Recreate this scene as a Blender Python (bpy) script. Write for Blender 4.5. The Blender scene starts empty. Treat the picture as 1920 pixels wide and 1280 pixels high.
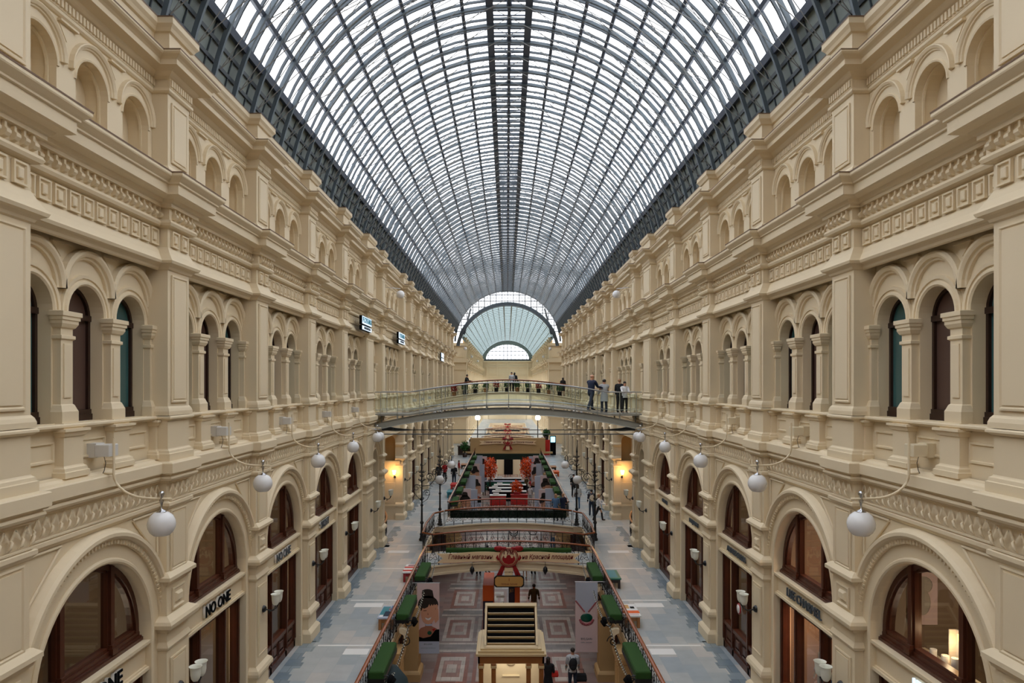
import bpy, math, random
from math import pi, sin, cos, tan, radians, hypot, atan2
random.seed(7)
SC = bpy.context.scene
COL = SC.collection
# ------------------------------------------------------------------ camera, sky, exposure
EYE = 12.1                      # camera height above the ground floor (all z below are given relative to the eye)
FPX, CU, CV = 1300.0, 951.0, 722.0
cam_data = bpy.data.cameras.new('camera')
cam_data.sensor_width = 36.0
cam_data.lens = FPX / 1920 * 36.0
cam_data.shift_x = (960 - CU) / 1920
cam_data.shift_y = (CV - 640) / 1920
cam_data.clip_end = 600
cam = bpy.data.objects.new('camera', cam_data)
COL.objects.link(cam)
CAMX = -0.07
cam.location = (CAMX, 0, EYE)
cam.rotation_euler = (pi / 2, 0, 0)
SC.camera = cam
world = bpy.data.worlds.new('overcast_sky')
SC.world = world
world.use_nodes = True
wn = world.node_tree
wn.nodes.clear()
wbg = wn.nodes.new('ShaderNodeBackground'); wout = wn.nodes.new('ShaderNodeOutputWorld')
wtc = wn.nodes.new('ShaderNodeTexCoord'); wnoi = wn.nodes.new('ShaderNodeTexNoise'); wmix = wn.nodes.new('ShaderNodeMix'); wmix.data_type = 'RGBA'
wnoi.inputs['Scale'].default_value = 1.6; wnoi.inputs['Detail'].default_value = 3
wmix.inputs[6].default_value = (0.92, 0.94, 1.0, 1); wmix.inputs[7].default_value = (1.0, 0.99, 0.985, 1)
wn.links.new(wtc.outputs['Generated'], wnoi.inputs['Vector']); wn.links.new(wnoi.outputs['Fac'], wmix.inputs[0])
wn.links.new(wmix.outputs[2], wbg.inputs['Color']); wn.links.new(wbg.outputs[0], wout.inputs['Surface'])
wbg.inputs['Strength'].default_value = 1.0
SC.view_settings.view_transform = 'Standard'
SC.view_settings.look = 'None'
SC.view_settings.gamma = 1.0
SC.view_settings.use_curve_mapping = False
SC.view_settings.exposure = 1.84
try:
    SC.cycles.use_denoising = True
    SC.cycles.max_bounces = 7
    SC.cycles.diffuse_bounces = 5
    SC.cycles.glossy_bounces = 2
    SC.cycles.transmission_bounces = 3
    SC.cycles.transparent_max_bounces = 12
    SC.cycles.caustics_reflective = False
    SC.cycles.caustics_refractive = False
    SC.cycles.sample_clamp_indirect = 4
except Exception:
    pass

# ------------------------------------------------------------------ materials
def srgb(r, g, b):
    f = lambda c: (c / 255) / 12.92 if c / 255 <= 0.04045 else ((c / 255 + 0.055) / 1.055) ** 2.4
    return (f(r), f(g), f(b), 1)

def mat(name, col, rough=0.6, metal=0.0, noise=0.0, nscale=3.0, bump=0.0, bscale=40.0, emit=None, estr=0.0, spec=None):
    m = bpy.data.materials.new(name); m.use_nodes = True
    nt = m.node_tree; b = nt.nodes['Principled BSDF']
    c = srgb(*col)
    b.inputs['Base Color'].default_value = c
    b.inputs['Roughness'].default_value = rough
    b.inputs['Metallic'].default_value = metal
    if spec is not None: b.inputs['Specular IOR Level'].default_value = spec
    if noise:
        tc = nt.nodes.new('ShaderNodeTexCoord'); n = nt.nodes.new('ShaderNodeTexNoise'); mx = nt.nodes.new('ShaderNodeMix'); mx.data_type = 'RGBA'
        n.inputs['Scale'].default_value = nscale; n.inputs['Detail'].default_value = 4
        mx.inputs[6].default_value = tuple(x * (1 - noise) for x in c[:3]) + (1,)
        mx.inputs[7].default_value = tuple(min(1, x * (1 + noise)) for x in c[:3]) + (1,)
        nt.links.new(tc.outputs['Object'], n.inputs['Vector']); nt.links.new(n.outputs['Fac'], mx.inputs[0]); nt.links.new(mx.outputs[2], b.inputs['Base Color'])
    if bump:
        tc = nt.nodes.new('ShaderNodeTexCoord'); n = nt.nodes.new('ShaderNodeTexNoise'); bp = nt.nodes.new('ShaderNodeBump')
        n.inputs['Scale'].default_value = bscale; bp.inputs['Strength'].default_value = bump; bp.inputs['Distance'].default_value = 0.02
        nt.links.new(tc.outputs['Object'], n.inputs['Vector']); nt.links.new(n.outputs['Fac'], bp.inputs['Height']); nt.links.new(bp.outputs[0], b.inputs['Normal'])
    if emit:
        b.inputs['Emission Color'].default_value = srgb(*emit); b.inputs['Emission Strength'].default_value = estr
    return m

def glass_mat(name, tint, refl=0.35, base=0.06, rough=0.02):
    m = bpy.data.materials.new(name); m.use_nodes = True
    nt = m.node_tree; nt.nodes.clear()
    o = nt.nodes.new('ShaderNodeOutputMaterial'); t = nt.nodes.new('ShaderNodeBsdfTransparent'); g = nt.nodes.new('ShaderNodeBsdfGlossy')
    lw = nt.nodes.new('ShaderNodeLayerWeight'); mr = nt.nodes.new('ShaderNodeMapRange'); mx = nt.nodes.new('ShaderNodeMixShader')
    t.inputs[0].default_value = tint; g.inputs['Roughness'].default_value = rough; g.inputs[0].default_value = (0.9, 0.95, 1, 1)
    lw.inputs['Blend'].default_value = 0.35
    mr.inputs['To Min'].default_value = base; mr.inputs['To Max'].default_value = base + refl
    nt.links.new(lw.outputs['Facing'], mr.inputs['Value']); nt.links.new(mr.outputs[0], mx.inputs[0])
    nt.links.new(t.outputs[0], mx.inputs[1]); nt.links.new(g.outputs[0], mx.inputs[2]); nt.links.new(mx.outputs[0], o.inputs[0])
    return m

def tile_mat(name, cols, bw, rh, scale=1.0, mortar=0.004, mcol=None, rough=0.35, vein=0.25, offset=0.5, rot=0.0, big=None):
    """stone slabs: cells of a brick grid get one of several colours, with clouding inside"""
    m = bpy.data.materials.new(name); m.use_nodes = True
    nt = m.node_tree; b = nt.nodes['Principled BSDF']; b.inputs['Roughness'].default_value = rough
    tc = nt.nodes.new('ShaderNodeTexCoord'); mp = nt.nodes.new('ShaderNodeMapping'); mp.inputs['Rotation'].default_value = (0, 0, rot)
    nt.links.new(tc.outputs['Object'], mp.inputs['Vector'])
    br = nt.nodes.new('ShaderNodeTexBrick'); br.inputs['Scale'].default_value = scale
    br.inputs['Brick Width'].default_value = bw; br.inputs['Row Height'].default_value = rh
    br.inputs['Mortar Size'].default_value = mortar; br.offset = offset
    br.inputs['Color1'].default_value = (0, 0, 0, 1); br.inputs['Color2'].default_value = (1, 1, 1, 1); br.inputs['Mortar'].default_value = (0.5, 0.5, 0.5, 1)
    nt.links.new(mp.outputs[0], br.inputs['Vector'])
    cr = nt.nodes.new('ShaderNodeValToRGB'); cr.color_ramp.interpolation = 'CONSTANT'
    els = cr.color_ramp.elements
    while len(els) < len(cols): els.new(0.5)
    for i, c in enumerate(cols):
        els[i].position = i / len(cols); els[i].color = srgb(*c)
    nt.links.new(br.outputs['Color'], cr.inputs[0])
    n = nt.nodes.new('ShaderNodeTexNoise'); n.inputs['Scale'].default_value = 2.2; n.inputs['Detail'].default_value = 6
    nt.links.new(tc.outputs['Object'], n.inputs['Vector'])
    mr = nt.nodes.new('ShaderNodeMapRange'); mr.inputs['To Min'].default_value = 1 - vein; mr.inputs['To Max'].default_value = 1 + vein
    nt.links.new(n.outputs['Fac'], mr.inputs['Value'])
    mul = nt.nodes.new('ShaderNodeVectorMath'); mul.operation = 'SCALE'
    nt.links.new(cr.outputs[0], mul.inputs[0]); nt.links.new(mr.outputs[0], mul.inputs['Scale'])
    last = mul.outputs[0]
    if mcol:
        mx = nt.nodes.new('ShaderNodeMix'); mx.data_type = 'RGBA'; mx.inputs[7].default_value = srgb(*mcol)
        nt.links.new(br.outputs['Fac'], mx.inputs[0]); nt.links.new(last, mx.inputs[6]); last = mx.outputs[2]
    nt.links.new(last, b.inputs['Base Color'])
    return m

M = {}
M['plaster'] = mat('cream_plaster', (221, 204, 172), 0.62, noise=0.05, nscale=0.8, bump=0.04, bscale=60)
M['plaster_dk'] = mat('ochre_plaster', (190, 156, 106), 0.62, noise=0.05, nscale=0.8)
M['ledge'] = mat('brown_lead_flashing', (120, 96, 76), 0.5)
M['sill'] = mat('grey_zinc_sill', (196, 192, 184), 0.5)
M['steel'] = mat('grey_painted_steel', (100, 112, 120), 0.45, noise=0.08, nscale=2)
M['steel_dk'] = mat('dark_grey_steel', (70, 78, 84), 0.5)
M['haunch'] = mat('grey_metal_sheet', (118, 128, 124), 0.5, noise=0.16, nscale=1.1)
M['purlin'] = mat('slate_blue_steel', (66, 76, 92), 0.5)
M['cable'] = mat('galvanised_cable', (140, 140, 136), 0.4)
M['wood'] = mat('mahogany_joinery', (74, 36, 20), 0.38, noise=0.25, nscale=6)
M['wood_dk'] = mat('dark_stained_oak', (46, 26, 18), 0.4, noise=0.2, nscale=6)
M['rail'] = mat('polished_wood_handrail', (138, 76, 42), 0.25, noise=0.15, nscale=5)
M['oak'] = mat('light_oak', (168, 112, 62), 0.5, noise=0.15, nscale=7)
M['iron'] = mat('black_wrought_iron', (16, 18, 22), 0.4)
M['glass'] = glass_mat('shop_glass', (0.70, 0.73, 0.73, 1), 0.2, 0.03)
M['roofglass'] = glass_mat('roof_glass', (0.93, 0.96, 1.0, 1), 0.25, 0.03)
M['railglass'] = glass_mat('green_tinted_glass', (0.90, 0.96, 0.94, 1), 0.13, 0.02)
def wired_mat():
    m = bpy.data.materials.new('wired_grey_glass'); m.use_nodes = True; nt = m.node_tree; nt.nodes.clear()
    o = nt.nodes.new('ShaderNodeOutputMaterial'); t = nt.nodes.new('ShaderNodeBsdfTranslucent'); d = nt.nodes.new('ShaderNodeBsdfDiffuse'); x = nt.nodes.new('ShaderNodeMixShader')
    t.inputs[0].default_value = srgb(150, 166, 168); d.inputs[0].default_value = srgb(150, 164, 164); x.inputs[0].default_value = .5
    nt.links.new(t.outputs[0], x.inputs[1]); nt.links.new(d.outputs[0], x.inputs[2]); nt.links.new(x.outputs[0], o.inputs[0]); return m
M['skyglass2'] = wired_mat()
M['teal'] = mat('teal_blind_behind_glass', (62, 96, 96), 0.15)
M['mesh'] = mat('brown_woven_blind', (84, 62, 54), 0.5, noise=0.2, nscale=40)
M['room'] = mat('shop_interior_wall', (132, 112, 92), 0.7)
M['room_pink'] = mat('apricot_interior_wall', (214, 140, 100), 0.7)
M['room_grey'] = mat('grey_interior_wall', (110, 106, 100), 0.7)
M['opal'] = mat('opal_white_glass', (226, 226, 226), 0.22, spec=0.5)
M['tulip'] = mat('frosted_tulip_glass', (222, 222, 208), 0.35, noise=0.06, nscale=12)
M['lit'] = mat('glowing_opal_glass', (255, 214, 150), 0.3, emit=(255, 190, 110), estr=9)
M['litw'] = mat('glowing_white_glass', (255, 240, 220), 0.3, emit=(255, 226, 190), estr=7)
M['chrome'] = mat('polished_chrome', (190, 192, 196), 0.12, metal=1.0)
M['brsteel'] = mat('brushed_stainless_steel', (176, 178, 178), 0.3, metal=0.8)
M['bridge'] = mat('grey_bridge_paint', (146, 146, 138), 0.45, noise=0.06)
M['box'] = mat('light_grey_enamel', (205, 203, 198), 0.4)
M['cream'] = mat('cream_enamel', (216, 202, 172), 0.4)
M['turf'] = mat('artificial_turf', (36, 74, 22), 0.95, noise=0.35, nscale=60, bump=0.6, bscale=150)
M['black'] = mat('matt_black', (12, 12, 13), 0.9, spec=.1)
M['hedge'] = mat('very_dark_green_turf', (16, 36, 24), 0.9, noise=0.3, nscale=30)
M['white'] = mat('matt_white', (228, 226, 222), 0.5)
M['greyw'] = mat('pale_grey_print', (176, 184, 200), 0.6)
M['pinkw'] = mat('pale_pink_print', (214, 190, 188), 0.6)
M['red'] = mat('crimson_lacquer', (150, 22, 28), 0.35)
M['brred'] = mat('bright_red_lacquer', (200, 36, 30), 0.4)
M['maroon'] = mat('maroon_letter_paint', (110, 22, 22), 0.5)
M['ribbon'] = mat('cream_ribbon_board', (236, 210, 168), 0.5)
M['orange'] = mat('orange_display_panel', (226, 96, 30), 0.5)
M['purple'] = mat('dark_purple_poster', (44, 26, 50), 0.5, noise=0.3, nscale=5)
M['signgold'] = mat('gilded_signboard', (196, 150, 84), 0.45)
M['skin'] = mat('skin', (206, 152, 122), 0.5)
M['skin_dk'] = mat('tanned_skin', (160, 106, 82), 0.5)
M['hair_dk'] = mat('dark_brown_hair', (34, 24, 20), 0.6)
M['hair_bl'] = mat('fair_hair', (168, 128, 92), 0.6)
M['hair_gr'] = mat('grey_hair', (170, 162, 152), 0.6)
M['emerald'] = mat('emerald_green', (10, 74, 58), 0.15)
M['gem'] = mat('rose_beads', (160, 84, 92), 0.3)
M['gold'] = mat('golden_paint', (196, 172, 128), 0.4)
M['golden_dk'] = mat('amber_brown_wood', (146, 90, 38), 0.45, noise=0.1, nscale=5)
M['leaf_or'] = mat('orange_autumn_foliage', (226, 84, 20), 0.7, noise=0.35, nscale=4)
M['leaf_gr'] = mat('green_foliage', (40, 92, 34), 0.7, noise=0.35, nscale=5)
M['teal_top'] = mat('teal_painted_top', (28, 124, 138), 0.4)
M['green_top'] = mat('sea_green_paint', (36, 112, 92), 0.4)
M['screen'] = mat('lit_screen', (120, 200, 240), 0.3, emit=(120, 200, 240), estr=1.2)
M['signlit'] = mat('lit_sign_face', (214, 230, 244), 0.3, emit=(206, 226, 246), estr=0.3)
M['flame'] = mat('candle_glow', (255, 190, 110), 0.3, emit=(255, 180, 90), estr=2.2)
M['navy'] = mat('navy_cloth', (24, 34, 60), 0.8)
M['denim'] = mat('dark_denim', (34, 44, 62), 0.85)
M['ltdenim'] = mat('light_denim', (78, 108, 142), 0.85)
M['greycl'] = mat('light_grey_cloth', (182, 186, 190), 0.85)
M['whitecl'] = mat('white_cloth', (220, 220, 222), 0.85)
M['blackcl'] = mat('black_cloth', (18, 18, 22), 0.85)
M['olive'] = mat('olive_brown_cloth', (92, 72, 40), 0.85)
M['beige'] = mat('beige_cloth', (196, 182, 160), 0.85)
M['redcl'] = mat('red_cloth', (170, 36, 36), 0.85)
M['floor2'] = tile_mat('grey_marble_slabs', [(160, 167, 169), (170, 174, 173), (154, 163, 168), (184, 181, 176), (164, 170, 171), (176, 178, 176)], 1.2, 0.6, 1.0, 0.006, (158, 164, 166), 0.4, 0.16, rot=pi / 2)
M['floor2b'] = tile_mat('blue_grey_marble_border', [(122, 136, 146), (142, 154, 160), (132, 144, 150)], 0.5, 0.5, 1.0, 0.006, (90, 98, 104), 0.25, 0.2)
M['floor1'] = tile_mat('pink_and_grey_stone_mosaic', [(122, 100, 94), (134, 118, 112), (126, 104, 98), (142, 126, 118), (118, 98, 94), (140, 112, 104)], 0.8, 0.4, 1.0, 0.004, (104, 92, 86), 0.3, 0.16)
for nm_, c_ in (('t_rust', (132, 84, 70)), ('t_light', (176, 164, 152)), ('t_pink', (152, 118, 108)), ('t_grey', (118, 110, 106)), ('t_dark', (96, 78, 76))):
    M[nm_] = tile_mat('stone_inlay_' + nm_[2:], [tuple(int(v * q) for v in c_) for q in (.94, 1.0, 1.06, .98)], .4, .4, 1.0, .005, (100, 90, 84), .3, .14)
M['floor0'] = mat('dark_stone', (70, 66, 64), 0.6)

# ------------------------------------------------------------------ mesh helpers
class MB:
    """collects geometry, links it as ONE mesh object"""
    def __init__(s, side=1):
        s.v = []; s.f = []; s.mi = []; s.mats = []; s.side = side; s.cur = 0; s.sm = []; s.smooth = False
    def mat(s, m):
        if m not in s.mats: s.mats.append(m)
        s.cur = s.mats.index(m); return s
    def add(s, vs, fs):
        n = len(s.v)
        s.v += [(s.side * x, y, z) for x, y, z in vs]
        for f in fs:
            s.f.append(tuple(n + i for i in f)); s.mi.append(s.cur); s.sm.append(s.smooth)
        return s
    def quad(s, *p): return s.add(p, [tuple(range(len(p)))])
    def box(s, x0, x1, y0, y1, z0, z1):
        return s.add([(x0, y0, z0), (x1, y0, z0), (x1, y1, z0), (x0, y1, z0), (x0, y0, z1), (x1, y0, z1), (x1, y1, z1), (x0, y1, z1)],
                     [(0, 3, 2, 1), (4, 5, 6, 7), (0, 1, 5, 4), (1, 2, 6, 5), (2, 3, 7, 6), (3, 0, 4, 7)])
    def cbox(s, x0, x1, y0, y1, z0, z1, c=0.02):
        """box with chamfered vertical and top edges"""
        a = [(x0 + c, y0), (x1 - c, y0), (x1, y0 + c), (x1, y1 - c), (x1 - c, y1), (x0 + c, y1), (x0, y1 - c), (x0, y0 + c)]
        b = [(x0 + 2 * c, y0 + c), (x1 - 2 * c, y0 + c), (x1 - c, y0 + 2 * c), (x1 - c, y1 - 2 * c), (x1 - 2 * c, y1 - c), (x0 + 2 * c, y1 - c), (x0 + c, y1 - 2 * c), (x0 + c, y0 + 2 * c)]
        s.loops([[(x, y, z0) for x, y in a], [(x, y, z1 - c) for x, y in a], [(x, y, z1) for x, y in b]], True)
        s.quad(*[(x, y, z1) for x, y in b]); return s.quad(*[(x, y, z0) for x, y in reversed(a)])
    def loops(s, rows, closed=False):
        n = len(rows[0]); vs = [p for r in rows for p in r]; fs = []
        for i in range(len(rows) - 1):
            for j in range(n if closed else n - 1):
                k = (j + 1) % n
                fs.append((i * n + j, i * n + k, (i + 1) * n + k, (i + 1) * n + j))
        return s.add(vs, fs)
    def tube(s, pts, r, seg=6, closed=False, caps=True):
        rs = r if isinstance(r, (list, tuple)) else [r] * len(pts)
        n = len(pts); rows = []
        for i, p in enumerate(pts):
            a = pts[(i - 1) % n] if closed or i else pts[0]; b = pts[(i + 1) % n] if closed or i < n - 1 else pts[-1]
            d = [b[k] - a[k] for k in range(3)]; L = math.sqrt(sum(c * c for c in d)) or 1; d = [c / L for c in d]
            up = (0, 0, 1) if abs(d[2]) < 0.93 else (0, 1, 0)
            e = (d[1] * up[2] - d[2] * up[1], d[2] * up[0] - d[0] * up[2], d[0] * up[1] - d[1] * up[0]); L = math.sqrt(sum(c * c for c in e)); e = [c / L for c in e]
            g = (d[1] * e[2] - d[2] * e[1], d[2] * e[0] - d[0] * e[2], d[0] * e[1] - d[1] * e[0])
            rows.append([tuple(p[k] + rs[i] * (cos(2 * pi * j / seg) * e[k] + sin(2 * pi * j / seg) * g[k]) for k in range(3)) for j in range(seg)])
        if closed: rows.append(rows[0])
        sm = s.smooth; s.smooth = True
        s.loops(rows, True); s.smooth = sm
        if caps and not closed:
            s.quad(*rows[0]); s.quad(*rows[-1])
        return s
    def lathe(s, cx, cy, prof, seg=16, ax='z'):
        rows = []
        for r, h in prof:
            row = []
            for j in range(seg):
                a = 2 * pi * j / seg
                if ax == 'z': row.append((cx + r * cos(a), cy + r * sin(a), h))
                elif ax == 'y': row.append((cx + r * cos(a), h, cy + r * sin(a)))
                else: row.append((h, cx + r * cos(a), cy + r * sin(a)))
            rows.append(row)
        sm = s.smooth; s.smooth = True
        s.loops(rows, True); s.smooth = sm
        return s
    def ball(s, c, r, seg=16, rings=10, sc=(1, 1, 1)):
        rows = []
        for i in range(rings + 1):
            t = pi * i / rings; q = max(0.002, sin(t))
            rows.append([(c[0] + sc[0] * r * q * cos(2 * pi * j / seg), c[1] + sc[1] * r * q * sin(2 * pi * j / seg), c[2] + sc[2] * r * cos(t)) for j in range(seg)])
        sm = s.smooth; s.smooth = True
        s.loops(rows, True); s.smooth = sm
        return s
    def prism(s, poly, axis, a0, a1):
        """poly of 2-d points extruded along an axis: 'x' (y,z), 'y' (x,z), 'z' (x,y)"""
        f = {'x': lambda p, t: (t, p[0], p[1]), 'y': lambda p, t: (p[0], t, p[1]), 'z': lambda p, t: (p[0], p[1], t)}[axis]
        n = len(poly)
        s.add([f(p, a0) for p in poly] + [f(p, a1) for p in poly], [tuple(range(n)), tuple(range(2 * n - 1, n - 1, -1))] + [(i, (i + 1) % n, n + (i + 1) % n, n + i) for i in range(n)])
        return s
    # ---- wall vocabulary; X = distance from the hall axis, o = projection towards the hall
    def frame(s, X, y0, y1, z0, z1, steps):
        rows = []
        for i, o in steps:
            rows.append([(X - o, y0 + i, z0 + i), (X - o, y1 - i, z0 + i), (X - o, y1 - i, z1 - i), (X - o, y0 + i, z1 - i)])
        s.loops(rows, True); return s.quad(*rows[-1])
    def wrap(s, prof, Xf, Xb, y0, y1):
        s.loops([[(Xb, y0 - o, z), (Xf - o, y0 - o, z), (Xf - o, y1 + o, z), (Xb, y1 + o, z)] for o, z in prof]); return s
    def ring(s, X, yc, zc, prof, a0=0, a1=pi, seg=24, caps=False):
        rows = [[(X - o, yc + r * cos(a0 + (a1 - a0) * i / seg), zc + r * sin(a0 + (a1 - a0) * i / seg)) for i in range(seg + 1)] for r, o in prof]
        s.loops(rows)
        if caps:
            s.quad(*[r[0] for r in rows]); s.quad(*[r[-1] for r in rows])
        return s
    def arch_wall(s, X, y0, y1, z0, z1, ops, X2, seg=16):
        y = y0
        for yc, r, zs, zb in ops:
            if yc - r > y + 1e-4: s.quad((X, y, z0), (X, yc - r, z0), (X, yc - r, z1), (X, y, z1))
            if zb > z0 + 1e-4: s.quad((X, yc - r, z0), (X, yc + r, z0), (X, yc + r, zb), (X, yc - r, zb))
            arc = [(yc - r * cos(pi * i / seg), zs + r * sin(pi * i / seg)) for i in range(seg + 1)]
            for i in range(seg):
                a, b = arc[i], arc[i + 1]
                s.quad((X, a[0], a[1]), (X, b[0], b[1]), (X, b[0], z1), (X, a[0], z1))
            path = [(yc - r, zb)] + arc + [(yc + r, zb)]
            s.loops([[(X, a, b) for a, b in path], [(X2, a, b) for a, b in path]])
            if zb > z0 + 1e-4: s.quad((X, yc - r, zb), (X, yc + r, zb), (X2, yc + r, zb), (X2, yc - r, zb))
            y = yc + r
        if y1 > y + 1e-4: s.quad((X, y, z0), (X, y1, z0), (X, y1, z1), (X, y, z1))
        return s
    def sweep(s, prof, base, pilX, pils, ya, yb):
        rows = []
        for o, z in prof:
            row = [(base - o, ya, z)]
            for a, b, *_ in pils:
                row += [(base - o, a - o, z), (pilX - o, a - o, z), (pilX - o, b + o, z), (base - o, b + o, z)]
            row.append((base - o, yb, z)); rows.append(row)
        return s.loops(rows)
    def build(s, name, parent=None, loc=None, kind=None, label=None, cat=None, group=None):
        me = bpy.data.meshes.new(name)
        me.from_pydata(s.v, [], s.f)
        for m in s.mats: me.materials.append(M[m])
        me.polygons.foreach_set('material_index', s.mi)
        me.polygons.foreach_set('use_smooth', s.sm)
        me.update()
        return link(name, me, parent, loc, kind, label, cat, group)

USED_LABELS = {}
def tag(o, kind=None, label=None, cat=None, group=None):
    if kind: o['kind'] = kind
    if label: o['label'] = label; USED_LABELS[label] = USED_LABELS.get(label, 0) + 1
    if cat: o['category'] = cat
    if group: o['group'] = group
    return o

def link(name, data, parent=None, loc=None, kind=None, label=None, cat=None, group=None):
    o = bpy.data.objects.new(name, data); COL.objects.link(o)
    if parent is not None:
        o.parent = parent
        if loc: o.location = loc
    else:
        l = loc or (0, 0, 0); o.location = (l[0], l[1], l[2] + EYE)
    return tag(o, kind, label, cat, group)

def root(name, loc, kind=None, label=None, cat=None, group=None, rz=0.0):
    o = link(name, None, None, loc, kind, label, cat, group); o.empty_display_size = 0.2
    o.rotation_euler = (0, 0, rz); return o

def kids(o): return [c for c in COL.objects if c.parent is o]
CH = {}
def dup(r, loc=None, rz=None, label=None, group=None, scale=None, name=None):
    if r.name not in CH: CH[r.name] = [(c, kids(c)) for c in kids(r)]
    n = r.copy(); COL.objects.link(n)
    if name: n.name = name
    if loc: n.location = (loc[0], loc[1], loc[2] + EYE)
    if rz is not None: n.rotation_euler = (0, 0, rz)
    if scale: n.scale = scale if isinstance(scale, tuple) else (scale,) * 3
    if label: tag(n, label=label)
    if group: n['group'] = group
    for c, g in CH[r.name]:
        k = c.copy(); COL.objects.link(k); k.parent = n
        for d in g:
            e = d.copy(); COL.objects.link(e); e.parent = k
    return n

def text_mesh(txt, size, depth=0.01, shear=0.0, align='CENTER', sx=1.0, off=0.0):
    cu = bpy.data.curves.new('lettering', 'FONT'); cu.body = txt; cu.size = size; cu.extrude = depth; cu.shear = shear
    cu.align_x = align; cu.align_y = 'CENTER'; cu.resolution_u = 3; cu.offset = off
    o = bpy.data.objects.new('lettering', cu); COL.objects.link(o)
    dg = bpy.context.evaluated_depsgraph_get(); dg.update()
    me = bpy.data.meshes.new_from_object(o.evaluated_get(dg))
    bpy.data.objects.remove(o); bpy.data.curves.remove(cu)
    for v in me.vertices: v.co.x *= sx
    return me

def letters(txt, size, m, parent, loc, rot, name='lettering', **k):
    me = text_mesh(txt, size, **k); me.materials.clear(); me.materials.append(M[m])
    o = link(name, me, parent, loc); o.rotation_euler = rot; return o

def at(u, v, Y):
    """a point of the place seen at photo pixel u, v at distance Y, height relative to the eye"""
    return (CAMX + (u - CU) * Y / FPX, Y, -(v - CV) * Y / FPX)

ORD = ['first', 'second', 'third', 'fourth', 'fifth', 'sixth', 'seventh', 'eighth', 'ninth', 'tenth', 'eleventh', 'twelfth', 'thirteenth', 'fourteenth', 'fifteenth', 'sixteenth',
       'seventeenth', 'eighteenth', 'nineteenth', 'twentieth', 'twenty-first', 'twenty-second', 'twenty-third', 'twenty-fourth']
SIDE = {-1: 'left', 1: 'right'}

# ------------------------------------------------------------------ the plan
P0, BAYL, PW = 8.88, 4.87, 0.92
F2, F1 = -8.7, -12.1                      # gallery floor, ground floor
PIL = [(P0 + BAYL * k, P0 + BAYL * k + PW) for k in range(-3, 5)]
PIL += [(33.23, 34.95), (37.3, 38.2), (44.9, 45.8), (48.3, 49.2), (53.2, 54.1), (58.1, 59.0), (63.0, 63.9), (66.4, 67.3), (71.3, 72.2), (76.2, 77.1), (81.1, 82.0), (86.0, 86.9)]
Y_A, Y_B = PIL[0][0], PIL[-1][1]
PX = 6.8                                   # pilaster face
XL, XM, XT = 7.0, 7.24, 7.12               # wall planes: shop floor, triple windows, attic
P_SQ = [(0, 0), (0, .05), (.028, .05), (.04, .015), (.085, .015), (.085, .045), (.10, .055)]
P_PANEL = [(0, 0), (.0, .03), (.03, .035), (.05, .012), (.075, .012), (.075, .03), (.10, .03)]

def bobbles(m, X, y0, y1, z, n=None):
    n = n or max(2, round((y1 - y0) / 0.2)); st = (y1 - y0) / n
    for i in range(n):
        y = y0 + st * (i + .5)
        m.box(X - .05, X, y - .022, y + .022, z - .14, z)
        m.prism([(X - o, z + h) for o, h in ((0, -.1), (.06, -.09), (.095, -.12), (.095, -.16), (.06, -.2), (0, -.22))], 'y', y - .045, y + .045)

def squares(m, X, y0, y1, n=None):
    n = n or max(1, round((y1 - y0) / 0.36)); st = (y1 - y0) / n
    for i in range(n):
        y = y0 + st * (i + .5); m.frame(X, y - .14, y + .14, 2.76, 3.08, P_SQ)

def flutes(m, X, y0, y1):
    n = max(2, round((y1 - y0) / 0.095)); st = (y1 - y0) / n
    for i in range(n):
        y = y0 + st * (i + .5); m.box(X - .035, X, y - .028, y + .028, 5.93, 6.06)

def diamonds(m, X, y0, y1):
    n = max(2, round((y1 - y0) / 0.2)); st = (y1 - y0) / n; zc = -2.12
    for i in range(n):
        y = y0 + st * (i + .5); a = st * .47
        for q in (-1, 1): m.add([(X - .016, y + q * a, zc + .01), (X - .016, y + q * a * .1, zc + .16), (X - .016, y - q * a * .1, zc + .13), (X - .016, y + q * a * .8, zc - .02), (X, y + q * a, zc + .01), (X, y + q * a * .1, zc + .16)], [(0, 1, 2, 3), (0, 4, 5, 1)])
        m.tube([(X, y + a - .03, zc - .13), (X - .03, y + a - .01, zc - .09), (X - .03, y + a + .02, zc - .01), (X, y + a + .035, zc + .02)], [.01, .024, .024, .01], 5)
    m.box(X - .03, X, y0, y1, -2.30, -2.27)

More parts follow.
